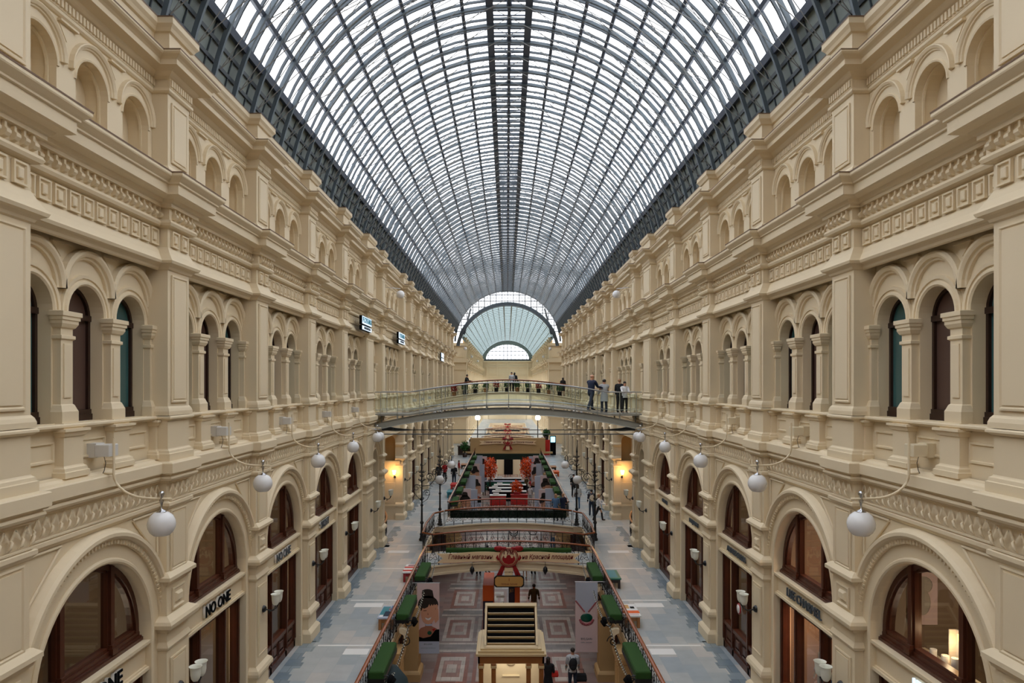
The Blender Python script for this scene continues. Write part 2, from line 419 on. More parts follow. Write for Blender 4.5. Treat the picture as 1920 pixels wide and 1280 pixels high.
def bay_mesh(side, w, n, lower='arch', far=False):
    """one bay between two pilasters, local y from 0 to w; n arches on the upper floors"""
    m = MB(side).mat('plaster'); c = w / 2; big = 10 if far else 32; sm = 6 if far else 16
    # --- shop floor
    R, ZS = (min(1.66, w / 2 - .32)), -4.73
    if lower == 'open':
        m.box(XL, XL + .6, 0, w, -2.9, -1.9)
        m.box(XL - .04, XL + .6, 0, w, -3.0, -2.86)
    else:
        if lower != 'arch': ZS = -4.2
        m.arch_wall(XL, 0, w, F2, -1.9, [(c, R, ZS, F2)], XL + (.42 if lower == 'arch' else 1.6), seg=big)
        m.ring(XL, c, ZS, [(R, 0), (R, .04), (R + .03, .06), (R + .07, .06), (R + .1, .03), (R + .1, .015), (R + .33, .015)], seg=big)
        m.ring(XL, c, ZS, [(R + .33, .015), (R + .33, .05), (R + .42, .09), (R + .43, .13), (R + .47, .17), (R + .53, .17), (R + .57, .12), (R + .6, .05), (R + .62, 0)], a0=.12, a1=pi - .12, seg=big)
        if not far and lower == 'arch':
            for i in range(58):
                a = .2 + (pi - .4) * (i + .5) / 58
                ca, sa = cos(a), sin(a); r0, r1, t = R + .335, R + .405, .022
                m.add([(XL - o, c + r * ca - q * sa, ZS + r * sa + q * ca) for o in (.03, .09) for r, q in ((r0, -t), (r1, -t), (r1, t), (r0, t))],
                      [(4, 5, 6, 7), (0, 1, 5, 4), (1, 2, 6, 5), (2, 3, 7, 6), (3, 0, 4, 7)])
        for q in (-1, 1):
            y = c + q * R
            m.loops([[(XL - o, y + q * d, z) for d, o in ((0, 0), (0, .04), (.03, .06), (.07, .06), (.1, .03), (.1, 0))] for z in (F2, ZS)])
            m.box(XL - .05, XL + .02, min(y - q * .02, y + q * .3), max(y - q * .02, y + q * .3), F2, F2 + .35)
            # triangular spandrel mouldings
            e = c + q * (w / 2 - .05); A = (e, -2.5); B = (e, -3.35); D = (c + q * (R * .62), -2.5)
            for p1, p2 in ((A, D), (B, D), (A, B)):
                m.tube([(XL - .015, p1[0], p1[1]), (XL - .015, p2[0], p2[1])], .028, 4)
    diamonds(m, XL - .05, .03, w - .03)
    # --- parapet zone under the windows
    sp = 1.38 if n == 3 else (w - .4) / n
    cs = [c + sp * (i - (n - 1) / 2) for i in range(n)]
    rr = .5 if n > 1 else .55
    m.quad((XM - .1, 0, -1.5), (XM - .1, w, -1.5), (XM - .1, w, -.6), (XM - .1, 0, -.6))
    edges = [0.0] + [(cs[i] + cs[i + 1]) / 2 for i in range(n - 1)] + [w]
    for i, e in enumerate(edges):
        a, b = (max(0, e - .25), min(w, e + .25)) if 0 < i < n else ((0, cs[0] - rr - .02) if i == 0 else (cs[-1] + rr + .02, w))
        m.box(XM - .24, XM, a, b, -1.46, -.6)
        m.wrap([(.0, -1.47), (.07, -1.46), (.07, -1.37), (.05, -1.36), (.04, -1.31), (.01, -1.29), (.0, -1.27)], XM - .24, XM, a, b)
        m.wrap([(.0, -.82), (.03, -.8), (.05, -.74), (.08, -.73), (.08, -.69), (.0, -.69)], XM - .24, XM, a, b)
    for i in range(n):
        a, b = cs[i] - sp / 2 + .3, cs[i] + sp / 2 - .3
        if b - a > .3: m.frame(XM - .1, a, b, -1.2, -.88, [(0, 0), (0, .03), (.03, .03), (.05, -.02), (.06, -.03)])
    # --- floor of the triple windows
    m.arch_wall(XM, 0, w, -.62, 2.45, [(y, rr, 1.18, -.61) for y in cs], XM + .34, seg=sm)
    for y in cs:
        lim = min(.69, sp / 2) if n > 1 else .8
        m.ring(XM, y, 1.18, [(rr, 0), (rr, .03), (rr + .03, .055), (rr + .07, .05), (rr + .09, .02), (rr + .12, .02), (rr + .125, .045), (lim - .01, .05), (lim, .0)], seg=sm)
        m.ring(XM, y, 1.55, [(lim - .13, 0), (lim - .12, .05), (lim - .08, .06), (lim - .07, .1), (lim - .02, .13), (lim + .02, .13), (lim + .05, .1), (lim + .06, 0)], seg=sm, caps=True)
    for i in range(n + 1):                      # piers with colonnettes
        if n > 1 and 0 < i < n: a, b = edges[i] - .15, edges[i] + .15
        elif i == 0: a, b = 0, max(.08, cs[0] - rr - .03)
        else: a, b = min(w - .08, cs[-1] + rr + .03), w
        X = XM - .13
        m.box(X, XM + .02, a, b, -.6, 1.18)
        m.wrap([(.0, -.3), (.02, -.32), (.05, -.4), (.06, -.42), (.06, -.61)], X, XM, a, b)
        m.wrap([(.0, .72), (.03, .74), (.03, .79), (.0, .8)], X, XM, a, b)
        m.wrap([(.0, .9), (.03, .92), (.06, .98), (.06, 1.03), (.08, 1.04), (.08, 1.09), (.10, 1.10), (.10, 1.17), (.0, 1.19)], X, XM, a, b)
        if b - a > .2: m.frame(X, a + .06, b - .06, -.2, .66, [(0, 0), (.0, .018), (.02, .02)])
    for e in edges[1:-1]:                       # raised triangles for the slots, ledge bars added to shade them
        m.prism([(e - .2, 2.27), (e + .2, 2.27), (e, 2.06)], 'x', XM - .035, XM)
        m.box(XM - .06, XM, e - .23, e + .23, 2.27, 2.30)
    # --- frieze of squares, cornice brackets, flutes
    m.quad((XL + .004, 0, 2.4), (XL + .004, w, 2.4), (XL + .004, w, 4.0), (XL + .004, 0, 4.0))
    squares(m, XL, 0.0, w)
    bobbles(m, XL - .06, .02, w - .02, 3.5)
    m.quad((XT + .006, 0, 5.79), (XT + .006, w, 5.79), (XT + .006, w, 6.9), (XT + .006, 0, 6.9))
    flutes(m, XT - .04, 0, w)
    m.box(XT - .04, XT, 0, w, 5.9, 6.1)
    # --- attic
    ra = .45 if n > 1 else .5
    m.arch_wall(XT, 0, w, 3.95, 5.8, [(y, ra, 5.0, 4.15) for y in cs], XT + .4, seg=sm)
    for y in cs:
        m.ring(XT, y, 5.0, [(ra, 0), (ra, .02), (ra + .03, .03), (ra + .05, .0)], seg=sm)
        m.ring(XT, y, 5.1, [(ra + .08, 0), (ra + .09, .03), (ra + .11, .035), (ra + .12, .06), (ra + .16, .085), (ra + .18, .08), (ra + .19, 0)], seg=sm, caps=True)
        m.ring(XT + .12, y, 5.0, [(ra, 0), (ra - .03, 0), (ra - .035, -.04)], seg=sm)
        for q in (-1, 1): m.box(XT + .12, XT + .16, min(y + q * ra, y + q * (ra - .03)), max(y + q * ra, y + q * (ra - .03)), 4.15, 5.0)
        m.quad((XT + .39, y - ra, 4.1), (XT + .39, y + ra, 4.1), (XT + .39, y + ra, 5.6), (XT + .39, y - ra, 5.6))
    for e in edges[1:-1]:  # attic slots are raised triangles too, with ledge bars added for shade
        m.prism([(e - .2, 5.72), (e + .2, 5.72), (e, 5.48)], 'x', XT - .012, XT)
        m.box(XT - .07, XT, e - .23, e + .23, 5.72, 5.755)
    return m

def pil_mesh(side, w):
    m = MB(side).mat('plaster'); B = 7.3
    m.box(PX + .004, B, .004, w - .004, -1.95, 7.0)
    a, b = .13, w - .13
    m.frame(PX, a, b, 4.45, 5.65, P_PANEL)
    m.wrap([(.0, 4.36), (.04, 4.3), (.04, 4.12)], PX, B, 0, w)
    squares(m, PX, .06, w - .06, max(2, round(w / .45)))
    bobbles(m, PX - .06, .0, w, 3.5)
    flutes(m, PX - .04, 0, w); m.box(PX - .04, PX, 0, w, 5.9, 6.1)
    m.frame(PX, a, b, -.35, 2.2, P_PANEL)
    m.wrap([(.0, -.42), (.03, -.46), (.05, -.52), (.05, -.6)], PX, B, 0, w)
    m.wrap([(.0, -1.26), (.01, -1.28), (.04, -1.30), (.05, -1.35), (.07, -1.36), (.07, -1.5)], PX, B, 0, w)
    diamonds(m, PX - .02, .02, w - .02)
    # shop-floor shaft
    m.box(PX + .024, B, .004, w - .004, F2, -1.95)
    m.frame(PX + .02, a, b, -3.72, -2.5, P_PANEL)
    m.wrap([(.0, -3.98), (.03, -3.97), (.05, -3.9), (.12, -3.87), (.12, -3.8), (.03, -3.72), (0, -3.71)], PX + .02, B, 0, w)
    m.frame(PX + .02, w / 2 - .26, w / 2 + .26, -4.52, -4.08, [(0, 0), (.0, .03), (.03, .035), (.06, .005), (.12, .005), (.14, .04), (.16, .06)])
    m.wrap([(.0, -4.92), (.03, -4.9), (.05, -4.84), (.15, -4.8), (.17, -4.72), (.14, -4.66), (.03, -4.6), (0, -4.58)], PX + .02, B, 0, w)
    m.wrap([(.0, -5.27), (.03, -5.25), (.05, -5.2), (.03, -5.16), (.0, -5.1)], PX + .02, B, 0, w)
    m.frame(PX + .02, a, b, -7.35, -5.45, P_PANEL)
    m.wrap([(.02, -7.95), (.04, -7.9), (.11, -7.82), (.12, -7.74), (.09, -7.66), (.0, -7.58)], PX + .02, B, 0, w)
    m.wrap([(.13, F2), (.13, -8.4), (.09, -8.34), (.02, -8.28), (.02, -7.95)], PX + .02, B, 0, w)
    return m

MOULD = {  # name: (profile, bay plane, pilaster plane, label)
 'trim_1': ([(0, 6.06), (.02, 6.07), (.08, 6.1), (.12, 6.13), (.16, 6.17), (.3, 6.2), (.34, 6.21), (.34, 6.31), (.38, 6.34), (.44, 6.37), (.47, 6.40), (.47, 6.44), (.1, 6.54), (0, 6.54)], XT, PX, 'crown cornice'),
 'trim_2': ([(0, 6.5), (.0, 6.6), (.03, 6.62), (.0, 6.66), (.0, 6.98), (.05, 7.0), (.08, 7.06), (.13, 7.12), (.13, 7.24), (-.5, 7.3)], XT - .05, PX - .03, 'moulded parapet above the crown cornice'),
 'trim_3': ([(0, 5.78), (.03, 5.79), (.06, 5.82), (.06, 5.87), (.0, 5.9)], XT, PX, 'astragal band under the fluted frieze'),
 'trim_4': ([(0, 3.12), (.05, 3.13), (.10, 3.15), (.125, 3.2), (.10, 3.25), (.06, 3.27), (.06, 3.3), (.06, 3.5), (.14, 3.5), (.14, 3.56), (.18, 3.58), (.22, 3.64), (.36, 3.66), (.40, 3.68), (.40, 3.86), (.44, 3.87), (.44, 3.9), (.48, 3.93), (.54, 3.98), (.55, 4.0), (.55, 4.06), (.1, 4.16), (0, 4.2)], XL, PX, 'deep cornice with ball brackets'),
 'trim_5': ([(0, 2.28), (.03, 2.3), (.05, 2.34), (.1, 2.38), (.15, 2.4), (.17, 2.45), (.14, 2.49), (.07, 2.6), (.03, 2.68), (0, 2.74)], XL, PX, 'sloped string course under the frieze of squares'),
 'trim_6': ([(-.3, -.61), (.04, -.61), (.06, -.63), (.06, -.66), (.0, -.7)], XM - .2, PX - .02, 'window sill ledge'),
 'trim_7': ([(-.1, -1.44), (.02, -1.46), (.06, -1.5), (.16, -1.52), (.18, -1.54), (.18, -1.73), (.15, -1.74), (.15, -1.76), (.10, -1.77), (.10, -1.79), (.125, -1.80), (.135, -1.84), (.11, -1.88), (.05, -1.90), (.05, -1.92), (.0, -1.95)], XL, PX, 'broad belt course above the lozenge frieze'),
 'trim_8': ([(0, -2.3), (.03, -2.31), (.06, -2.33), (.06, -2.39), (.02, -2.43), (0, -2.46)], XL - .02, PX, 'thin band under the lozenge frieze'),
}

def narrow_pairs():
    out = []
    for i in range(len(PIL) - 1):
        a, b = PIL[i][1], PIL[i + 1][0]; out.append((a, b - a))
    return out
BAYS = narrow_pairs()
def bay_kind(w): return (1, 'pass') if w < 3 else ((4, 'open') if w > 5 else (3, 'arch'))

for sd in (-1, 1):
    pm = {}
    for k, (a, b) in enumerate(PIL):
        w = round(b - a, 2)
        if w not in pm:
            pm[w] = pil_mesh(sd, w).build('pilaster', loc=(0, a, 0), kind='structure')
            o = pm[w]
        else:
            o = pm[w].copy(); COL.objects.link(o); o.location = (0, a, EYE)
        o['label'] = f'cream panelled pilaster, number {k + 1} along the {SIDE[sd]} wall'
    bm_ = {}
    for k, (y, w) in enumerate(BAYS):
        n, low = bay_kind(w); key = (round(w, 2), n)
        if key not in bm_:
            o = bm_[key] = bay_mesh(sd, w, n, low).build(f'wall_{SIDE[sd]}', loc=(0, y, 0), kind='structure')
        else:
            o = bm_[key].copy(); COL.objects.link(o); o.location = (0, y, EYE)
        o['label'] = f'cream arcaded wall bay number {k + 1} along the {SIDE[sd]} side'
    for nm, (prof, bx, px, lab) in MOULD.items():
        m = MB(sd).mat('plaster'); m.sweep(prof, bx, px, PIL, Y_A - 4, Y_B + .4)
        m.build(nm, kind='structure', label=f'{lab}, {SIDE[sd]} wall')
    # dark metal flashing on cornice tops
    m = MB(sd).mat('ledge')
    m.sweep([(.555, 4.045), (.56, 4.07), (.1, 4.17)], XL, PX, PIL, Y_A - 4, Y_B + .4)
    m.sweep([(.475, 6.43), (.48, 6.45), (.1, 6.55)], XT, PX, PIL, Y_A - 4, Y_B + .4)
    m.sweep([(.135, 7.235), (.14, 7.26), (-.5, 7.31)], XT - .05, PX - .03, PIL, Y_A - 4, Y_B + .4)
    m.build('trim_9', kind='structure', label=f'thin brown flashing on the cornice tops, {SIDE[sd]} wall')
    # solid wall behind everything, end wall of the recess
    m = MB(sd).mat('room_grey')
    m.box(11.2, 11.3, Y_A - 4, Y_B + .5, F1, 7.3)
    m.build(f'wall_{SIDE[sd]}_back', kind='structure', label=f'back wall of the {SIDE[sd]} shops')
    m = MB(sd).mat('plaster')
    m.box(7.62, 7.66, Y_A - 4, Y_B + .5, -2.3, 8.2)
    m.build(f'wall_{SIDE[sd]}_core', kind='structure', label=f'masonry core behind the {SIDE[sd]} upper windows')

# ------------------------------------------------------------------ glazed barrel vault
RV, ZV = 7.24, 5.78
YV0, YV1 = -12.0, 95.6
RIB = BAYL / 4
def arcp(R, zc, a0, a1, n, y): return [(R * sin(a0 + (a1 - a0) * i / n), y, zc + R * cos(a0 + (a1 - a0) * i / n)) for i in range(n + 1)]
def arc_bar(m, R, zc, y, wy, hr, a0, a1, n=30):
    """curved bar of rectangular section following the vault at y"""
    rows = []
    for dr, dy in ((0, -wy / 2), (0, wy / 2), (hr, wy / 2), (hr, -wy / 2)):
        rows.append(arcp(R + dr, zc, a0, a1, n, y + dy))
    rows.append(rows[0]); return m.loops(rows)
HA = radians(67.7)
ceil_ = root('ceiling', (0, 0, 0), kind='structure', label='steel and glass barrel vault over the whole arcade')
ribm = MB().mat('steel'); arc_bar(ribm, RV - .08, ZV, 0, .08, .11, -radians(77.5), radians(77.5), 40)
rib0 = ribm.build('rib', ceil_)
nrib = int((YV1 - YV0) / RIB) + 1
for i in range(nrib):
    y = YV1 - RIB * i
    o = rib0 if i == 0 else rib0.copy()
    if i: COL.objects.link(o); o.parent = ceil_
    o.location = (0, y, 0)
gb = MB().mat('steel_dk')
n2 = nrib * 2
for i in range(n2):
    y = YV1 - RIB / 2 * i - .02
    arc_bar(gb, RV + .15, ZV, y, .055, .075, -HA, HA, 26)
gb.build('glazing_bars', ceil_)['kind'] = 'stuff'
pang = [5.4, 12.8, 20.7, 28.5, 36.3, 44.1, 52.0, 59.8, 67.7]
for s_ in (-1, 1):
    for k, a in enumerate(pang):
        a_ = radians(a) * s_; m = MB().mat('purlin')
        th = .125 if k == 0 else (.09 if k == 8 else .055)
        h = .26 if k in (0, 8) else .12
        cx, cz = sin(a_), cos(a_); tx, tz = cos(a_), -sin(a_)
        r0, r1 = RV - .03, RV + h
        P = [(r0 * cx - th * tx, r0 * cz - th * tz + ZV), (r0 * cx + th * tx, r0 * cz + th * tz + ZV), (r1 * cx + th * tx, r1 * cz + th * tz + ZV), (r1 * cx - th * tx, r1 * cz - th * tz + ZV)]
        m.prism(P, 'y', YV0, YV1)
        m.build('purlin', ceil_)
m = MB().mat('purlin'); m.box(-.055, .055, YV0, YV1, ZV + RV - .02, ZV + RV + .14)
for i in range(nrib * 4):
    y = YV1 - RIB / 4 * i; m.box(-.66, .66, y - .02, y + .02, ZV + RV + .12, ZV + RV + .16)
for i in range(nrib):
    y = YV1 - RIB * i; m.box(-.09, .09, y - .06, y + .06, ZV + RV - .03, ZV + RV + .1)
m.build('ridge_beam', ceil_)
m = MB().mat('roofglass'); m.loops([arcp(RV + .24, ZV, -HA, HA, 40, YV0), arcp(RV + .24, ZV, -HA, HA, 40, YV1)])
m.build('glass', ceil_)
for s_ in (-1, 1):                     # solid sheet-metal haunches below the glass
    m = MB().mat('haunch'); HB = radians(78.5)
    m.loops([arcp(RV + .12, ZV, s_ * HA, s_ * HB, 12, YV0), arcp(RV + .12, ZV, s_ * HA, s_ * HB, 12, YV1)])
    m.mat('steel_dk')
    for a in (71.2, 74.6):
        a_ = radians(a) * s_; r = RV + .07; m.prism([((r + q) * sin(a_ + w), ZV + (r + q) * cos(a_ + w)) for q, w in ((0, -.006), (0, .006), (.06, .006), (.06, -.006))], 'y', YV0, YV1)
    for i in range(nrib * 2):
        y = YV1 - RIB / 2 * i + .3; arc_bar(m, RV + .08, ZV, y, .03, .05, s_ * HA, s_ * HB, 8)
    m.build('haunch_panel', ceil_)
m = MB().mat('cable')                  # thin tie rods under the ribs
for i in range(nrib):
    y = YV1 - RIB * i
    if y < 2: continue
    sg = 3 if y < 45 else 3
    q = lambda a: ((RV - .14) * sin(radians(a)), y, ZV + (RV - .14) * cos(radians(a)))
    for s_ in (-1, 1):
        for a, b in ((76, 34), (76, 8), (60, -4), (44, 12.8)):
            m.tube([q(a * s_), q(b * s_)], .014 if y < 30 else .016, sg, caps=False)
    for s_ in (-1, 1):
        for k in range(2, 8, 2):
            a, b = pang[k] * s_, pang[k + 1] * s_
            p1, p2 = q(a), q(b); m.tube([p1, (p2[0], y + RIB, p2[2])], .008, 3, caps=False); m.tube([(p1[0], y + RIB, p1[2]), p2], .008, 3, caps=False)
m.build('tie_rods', ceil_)['kind'] = 'stuff'

# end screen of the first vault: glazed ring around the mouth of the second one
R2, Z2 = 7.1, 4.2
def inner_z(x): return Z2 + math.sqrt(max(0, (R2 + .1) ** 2 - x * x))
scr = root('window_1', (0, YV1, 0), kind='structure', label='glazed crescent screen closing the end of the first vault')
m = MB().mat('roofglass')
xs = [(-RV + .05) + (2 * RV - .1) * i / 60 for i in range(61)]
lo = [(x, 0, min(max(inner_z(x), 7.35), ZV + math.sqrt(max(0, RV ** 2 - x * x)))) for x in xs]; hi = [(x, 0, ZV + math.sqrt(max(0, RV ** 2 - x * x))) for x in xs]
m.loops([lo, hi]); m.build('glass', scr)
m = MB().mat('steel_dk')
for i in range(-16, 17):
    x = i * .4; z1 = ZV + math.sqrt(max(0, RV ** 2 - x * x)); z0 = max(inner_z(x), 7.35) if abs(x) < R2 else 7.35
    if z1 > z0 + .1: w = .05 if i % 2 == 0 else .022; m.box(x - w, x + w, -.03, .03, z0, z1)
for k in range(15):
    z = 7.4 + .42 * k
    if z > ZV + RV: break
    xo = math.sqrt(max(0, RV ** 2 - (z - ZV) ** 2)); xi2 = (R2 + .1) ** 2 - (z - Z2) ** 2; xi = math.sqrt(xi2) if xi2 > 0 else 0
    w = .05 if k % 2 == 0 else .022
    if xi > 0:
        m.box(-xo, -xi, -.03, .03, z - w, z + w); m.box(xi, xo, -.03, .03, z - w, z + w)
    else: m.box(-xo, xo, -.03, .03, z - w, z + w)
for s_ in (-1, 1):
    m.tube([(s_ * 6.0, 0, 7.0), (s_ * 5.1, 0, 10.6)], .12, 6)
m.build('mullions', scr)
m = MB().mat('steel_dk'); arc_bar(m, R2 - .35, Z2, 0, .5, .45, -radians(80), radians(80), 40); arc_bar(m, RV - .1, ZV, 0, .2, .25, -HA * 1.3, HA * 1.3, 40)
m.build('arch_ring', scr)

# second vault (duller wired glass)
YW0, YW1 = 95.7, 178.0
c2 = root('ceiling_2', (0, 0, 0), kind='structure', label='far duller vault beyond the crescent screen')
m = MB().mat('skyglass2'); m.loops([arcp(R2 + .2, Z2, -radians(66), radians(66), 36, YW0), arcp(R2 + .2, Z2, -radians(66), radians(66), 36, YW1)]); m.build('glass', c2)
m = MB().mat('haunch')
for i in range(int((YW1 - YW0) / RIB / 2)):
    arc_bar(m, R2 + .1, Z2, YW0 + RIB * 2 * i, .06, .05, -radians(68), radians(68), 24)
m.build('ribs', c2)['kind'] = 'stuff'
m = MB().mat('haunch')
for a in (4.5, 11, 18, 25, 32, 39, 46, 53, 60):
    for s_ in (-1, 1):
        a_ = radians(a) * s_; r = R2; t = .09 if a < 5 else .035
        m.prism([((r + q) * sin(a_) + w * cos(a_), Z2 + (r + q) * cos(a_) - w * sin(a_)) for q, w in ((0, -t), (0, t), (.12, t), (.12, -t))], 'y', YW0, YW1)
m.build('purlins', c2)
m = MB().mat('haunch')
for s_ in (-1, 1):
    m.quad((s_ * 6.3, YW0, 6.4), (s_ * 6.3, YW1, 6.4), (s_ * 6.75, YW1, 7.4), (s_ * 6.75, YW0, 7.4))
    m.quad((s_ * 6.75, YW0, 7.2), (s_ * 6.75, YW1, 7.2), (s_ * 6.6, YW1, 7.1), (s_ * 6.6, YW0, 7.1))
m.build('haunch_panel', c2)
w2 = root('window_2', (0, YW1, 0), kind='structure', label='half-round glazed lunette at the very end of the arcade')
m = MB().mat('roofglass'); ar = [(5.5 * cos(pi * i / 30), 0, 6.7 + 3.7 * sin(pi * i / 30)) for i in range(31)]; m.quad(*ar); m.build('glass', w2)
m = MB().mat('steel_dk')
for i in range(-5, 6):
    x = i * .98; m.box(x - .07, x + .07, -.05, .05, 6.7, 6.7 + 3.7 * math.sqrt(1 - (x / 5.5) ** 2))
for z in (7.7, 8.7, 9.6): q = 5.5 * math.sqrt(1 - ((z - 6.7) / 3.7) ** 2); m.box(-q, q, -.05, .05, z - .07, z + .07)
m.box(-6.2, 6.2, -.1, .1, 6.2, 6.7)
m.build('mullions', w2)
m = MB().mat('haunch')                # spandrel sheet around the lunette
rows = [[(5.5 * cos(pi * i / 30), YW1 + .02, 6.7 + 3.7 * sin(pi * i / 30)) for i in range(31)], [(7.4 * cos(pi * i / 30), YW1 + .02, 6.4 + 5.4 * sin(pi * i / 30)) for i in range(31)]]
m.loops(rows); m.build('trim_11', kind='structure', label='grey sheet spandrel around the far lunette')

# end wall and walls of the far section
m = MB().mat('plaster'); m.box(-7.5, 7.5, YW1 + .05, YW1 + .3, F1, 6.3)
for z, h, d in ((5.9, .35, .35), (4.6, .25, .2), (2.2, .2, .15), (-1.6, .3, .2)): m.box(-7, 7, YW1 - d, YW1 + .1, z, z + h)
for i in range(-2, 3): m.ring(0, 0, 0, [(0, 0)], seg=1) if False else m.box(i * 2.6 - .25, i * 2.6 + .25, YW1 - .12, YW1 + .1, -12, 5.9)
m.build('wall_end', kind='structure', label='cream cross wall closing the far end of the arcade')
for sd in (-1, 1):
    dx = -sd * .5
    fm = None; pmf = None
    y = 105.0; k = 0
    while y < 176:
        w = BAYL - PW
        if fm is None:
            pmf = pil_mesh(sd, PW).build('pilaster', loc=(dx, y, 0), kind='structure'); fm = bay_mesh(sd, w, 3, 'arch', far=True).build(f'wall_{SIDE[sd]}_far', loc=(dx, y + PW, 0), kind='structure')
            a_, b_ = pmf, fm
        else:
            a_, b_ = pmf.copy(), fm.copy(); COL.objects.link(a_); COL.objects.link(b_); a_.location = (dx, y, EYE); b_.location = (dx, y + PW, EYE)
        a_['label'] = f'distant cream pilaster {k + 1} of the far {SIDE[sd]} wall'; b_['label'] = f'distant arcaded bay {k + 1} of the far {SIDE[sd]} wall'
        y += BAYL; k += 1
    pf = [(105 + BAYL * i, 105 + BAYL * i + PW) for i in range(k)]
    for nm, (prof, bx, px, lab) in MOULD.items():
        m = MB(sd).mat('plaster'); m.sweep(prof, bx, px, pf, 104.0, 178.0)
        m.build(nm + '_far', loc=(dx, 0, 0), kind='structure', label=f'{lab}, far {SIDE[sd]} wall')
    # cross passage between the two sections: a return wall facing the camera
    m = MB(sd).mat('plaster'); m.box(6.15, 12, 103.6, 104.9, F2, 6.3)
    for z, h, d in ((5.9, .4, .4), (3.4, .6, .4), (2.3, .18, .15), (-1.9, .5, .2), (-4.9, .3, .2)): m.box(5.9, 12, 103.6 - d, 103.7, z, z + h)
    m.frame(0, 0, 0, 0, 0, [(0, 0)]) if False else None
    m.box(6.6, 7.6, 103.5, 103.6, -.3, 2.0); m.box(6.6, 7.6, 103.5, 103.6, 4.2, 5.6)
    m.box(8.2, 12, 86.9, 104, 6.3, 9.0); m.box(11.5, 12, 86.9, 104, F2, 9)
    m.box(7.0, 12, 86.5, 87.1, F2, 7.2)
    m.build(f'wall_{SIDE[sd]}_return', kind='structure', label=f'return wall at the far crossing, {SIDE[sd]} side')

# ------------------------------------------------------------------ floors
OPEN = [(-14, 33.3, 4.05), (36.0, 42.7, 4.55), (45.9, 85.4, 4.05), (88.5, 101.0, 4.0), (104.0, 120.0, 4.0), (123, 140, 4.0), (143, 160, 4.0)]
def gallery(sd):
    m = MB(sd).mat('floor2')
    y = -14.0
    for a, b, hw in OPEN:
        if a > y: m.quad((4.0, y, F2), (7.0, y, F2), (7.0, a, F2), (4.0, a, F2))
        m.quad((hw, a, F2), (7.0, a, F2), (7.0, b, F2), (hw, b, F2)); y = b
    m.quad((0, y, F2), (7, y, F2), (7, 178, F2), (0, 178, F2))
    m.quad((7.0, -14, F2), (11.2, -14, F2), (11.2, 178, F2), (7.0, 178, F2))
    m.build('floor_' + SIDE[sd] + '_gallery', kind='structure', label=f'grey marble floor of the {SIDE[sd]} gallery')
    m = MB(sd).mat('floor2b')          # dark border tiles stepped along the wall
    for k, (a, b) in enumerate(PIL):
        for i in range(12):
            yy = a + i * .45; d = .1 * (i % 3)
            if k < len(PIL) - 1 and yy < PIL[k + 1][0]: m.box(6.45 + d, 7.0, yy, yy + .45, F2, F2 + .004)
    m.build('floor_' + SIDE[sd] + '_border', kind='structure', label=f'blue-grey stepped border tiles on the {SIDE[sd]} gallery')
    m = MB(sd).mat('plaster')
    y = -14.0
    for a, b, hw in OPEN:
        m.box(hw + .02, 7.0, a, b, F2 - .45, F2 - .01); m.box(hw - .06, hw + .1, a, b, F2 - .14, F2 - .02); m.box(hw - .03, hw + .1, a, b, F2 - .45, F2 - .38)
        if a > y: m.box(4.0, 7.0, y, a, F2 - .35, F2 - .02)
        y = b
    m.box(0, 7.0, y, 178, F2 - .35, F2 - .02); m.box(7.0, 11.2, -14, 178, F2 - .35, F2 - .02)
    m.build('floor_' + SIDE[sd] + '_slab', kind='structure', label=f'cream gallery slab with moulded edge, {SIDE[sd]} side')
    m = MB(sd).mat('room_grey'); m.box(7.4, 11.2, -14, 87, -2.8, -2.5)
    m.build('ceiling_' + SIDE[sd] + '_shops', kind='structure', label=f'shop ceilings behind the {SIDE[sd]} arches')
for sd in (-1, 1): gallery(sd)
m = MB().mat('floor1'); m.quad((-8, -14, F1), (8, -14, F1), (8, 178, F1), (-8, 178, F1)); m.build('floor', kind='structure', label='pink and grey stone mosaic of the ground floor')
m = MB().mat('room'); m.box(-12, 12, -14.4, -14, F1, 13); m.build('wall_rear', kind='structure', label='wall behind the viewpoint')
m = MB(); rnd_ = random.Random(3)
for i in range(24):
    y = 12.0 + BAYL * i
    for j, (a, b, mt, h) in enumerate(((0, .25, 't_light', 1), (.25, .9, 't_grey', 1), (.9, 1.1, 't_light', 1))): m.mat(mt).box(-3.5, 3.5, y + a, y + b, F1, F1 + .003)
    for cx in (-2.45, -.82, .82, 2.45):
        order = ('t_rust', 't_light', 't_pink', 't_light') if (i + int(cx)) % 2 else ('t_light', 't_rust', 't_light', 't_pink')
        for q, mt in enumerate(order):
            w_, l_ = .72 - .17 * q, 1.7 - .42 * q
            m.mat(mt).box(cx - w_, cx + w_, y + 3.0 - l_, y + 3.0 + l_, F1, F1 + .004 + .002 * q)
m.build('floor_inlay', kind='structure', label='nested rust and pale stone rectangles inlaid in the ground floor')
for sd in (-1, 1):
    m = MB(sd).mat('white')
    for i in range(16): m.box(4.15, 6.4, 13.4 + BAYL * i, 13.5 + BAYL * i, F2, F2 + .004)  # pale strips and patches: sun glare put into the floor colour
    for x0, x1, y0 in ((5.0, 6.1, 27.2), (5.2, 6.3, 36.0), (4.6, 5.4, 22.4)): m.box(x0, x1, y0, y0 + .5, F2, F2 + .005)
    m.build('floor_' + SIDE[sd] + '_strips', kind='structure', label=f'pale strips painting sun glare across the {SIDE[sd]} gallery floor')
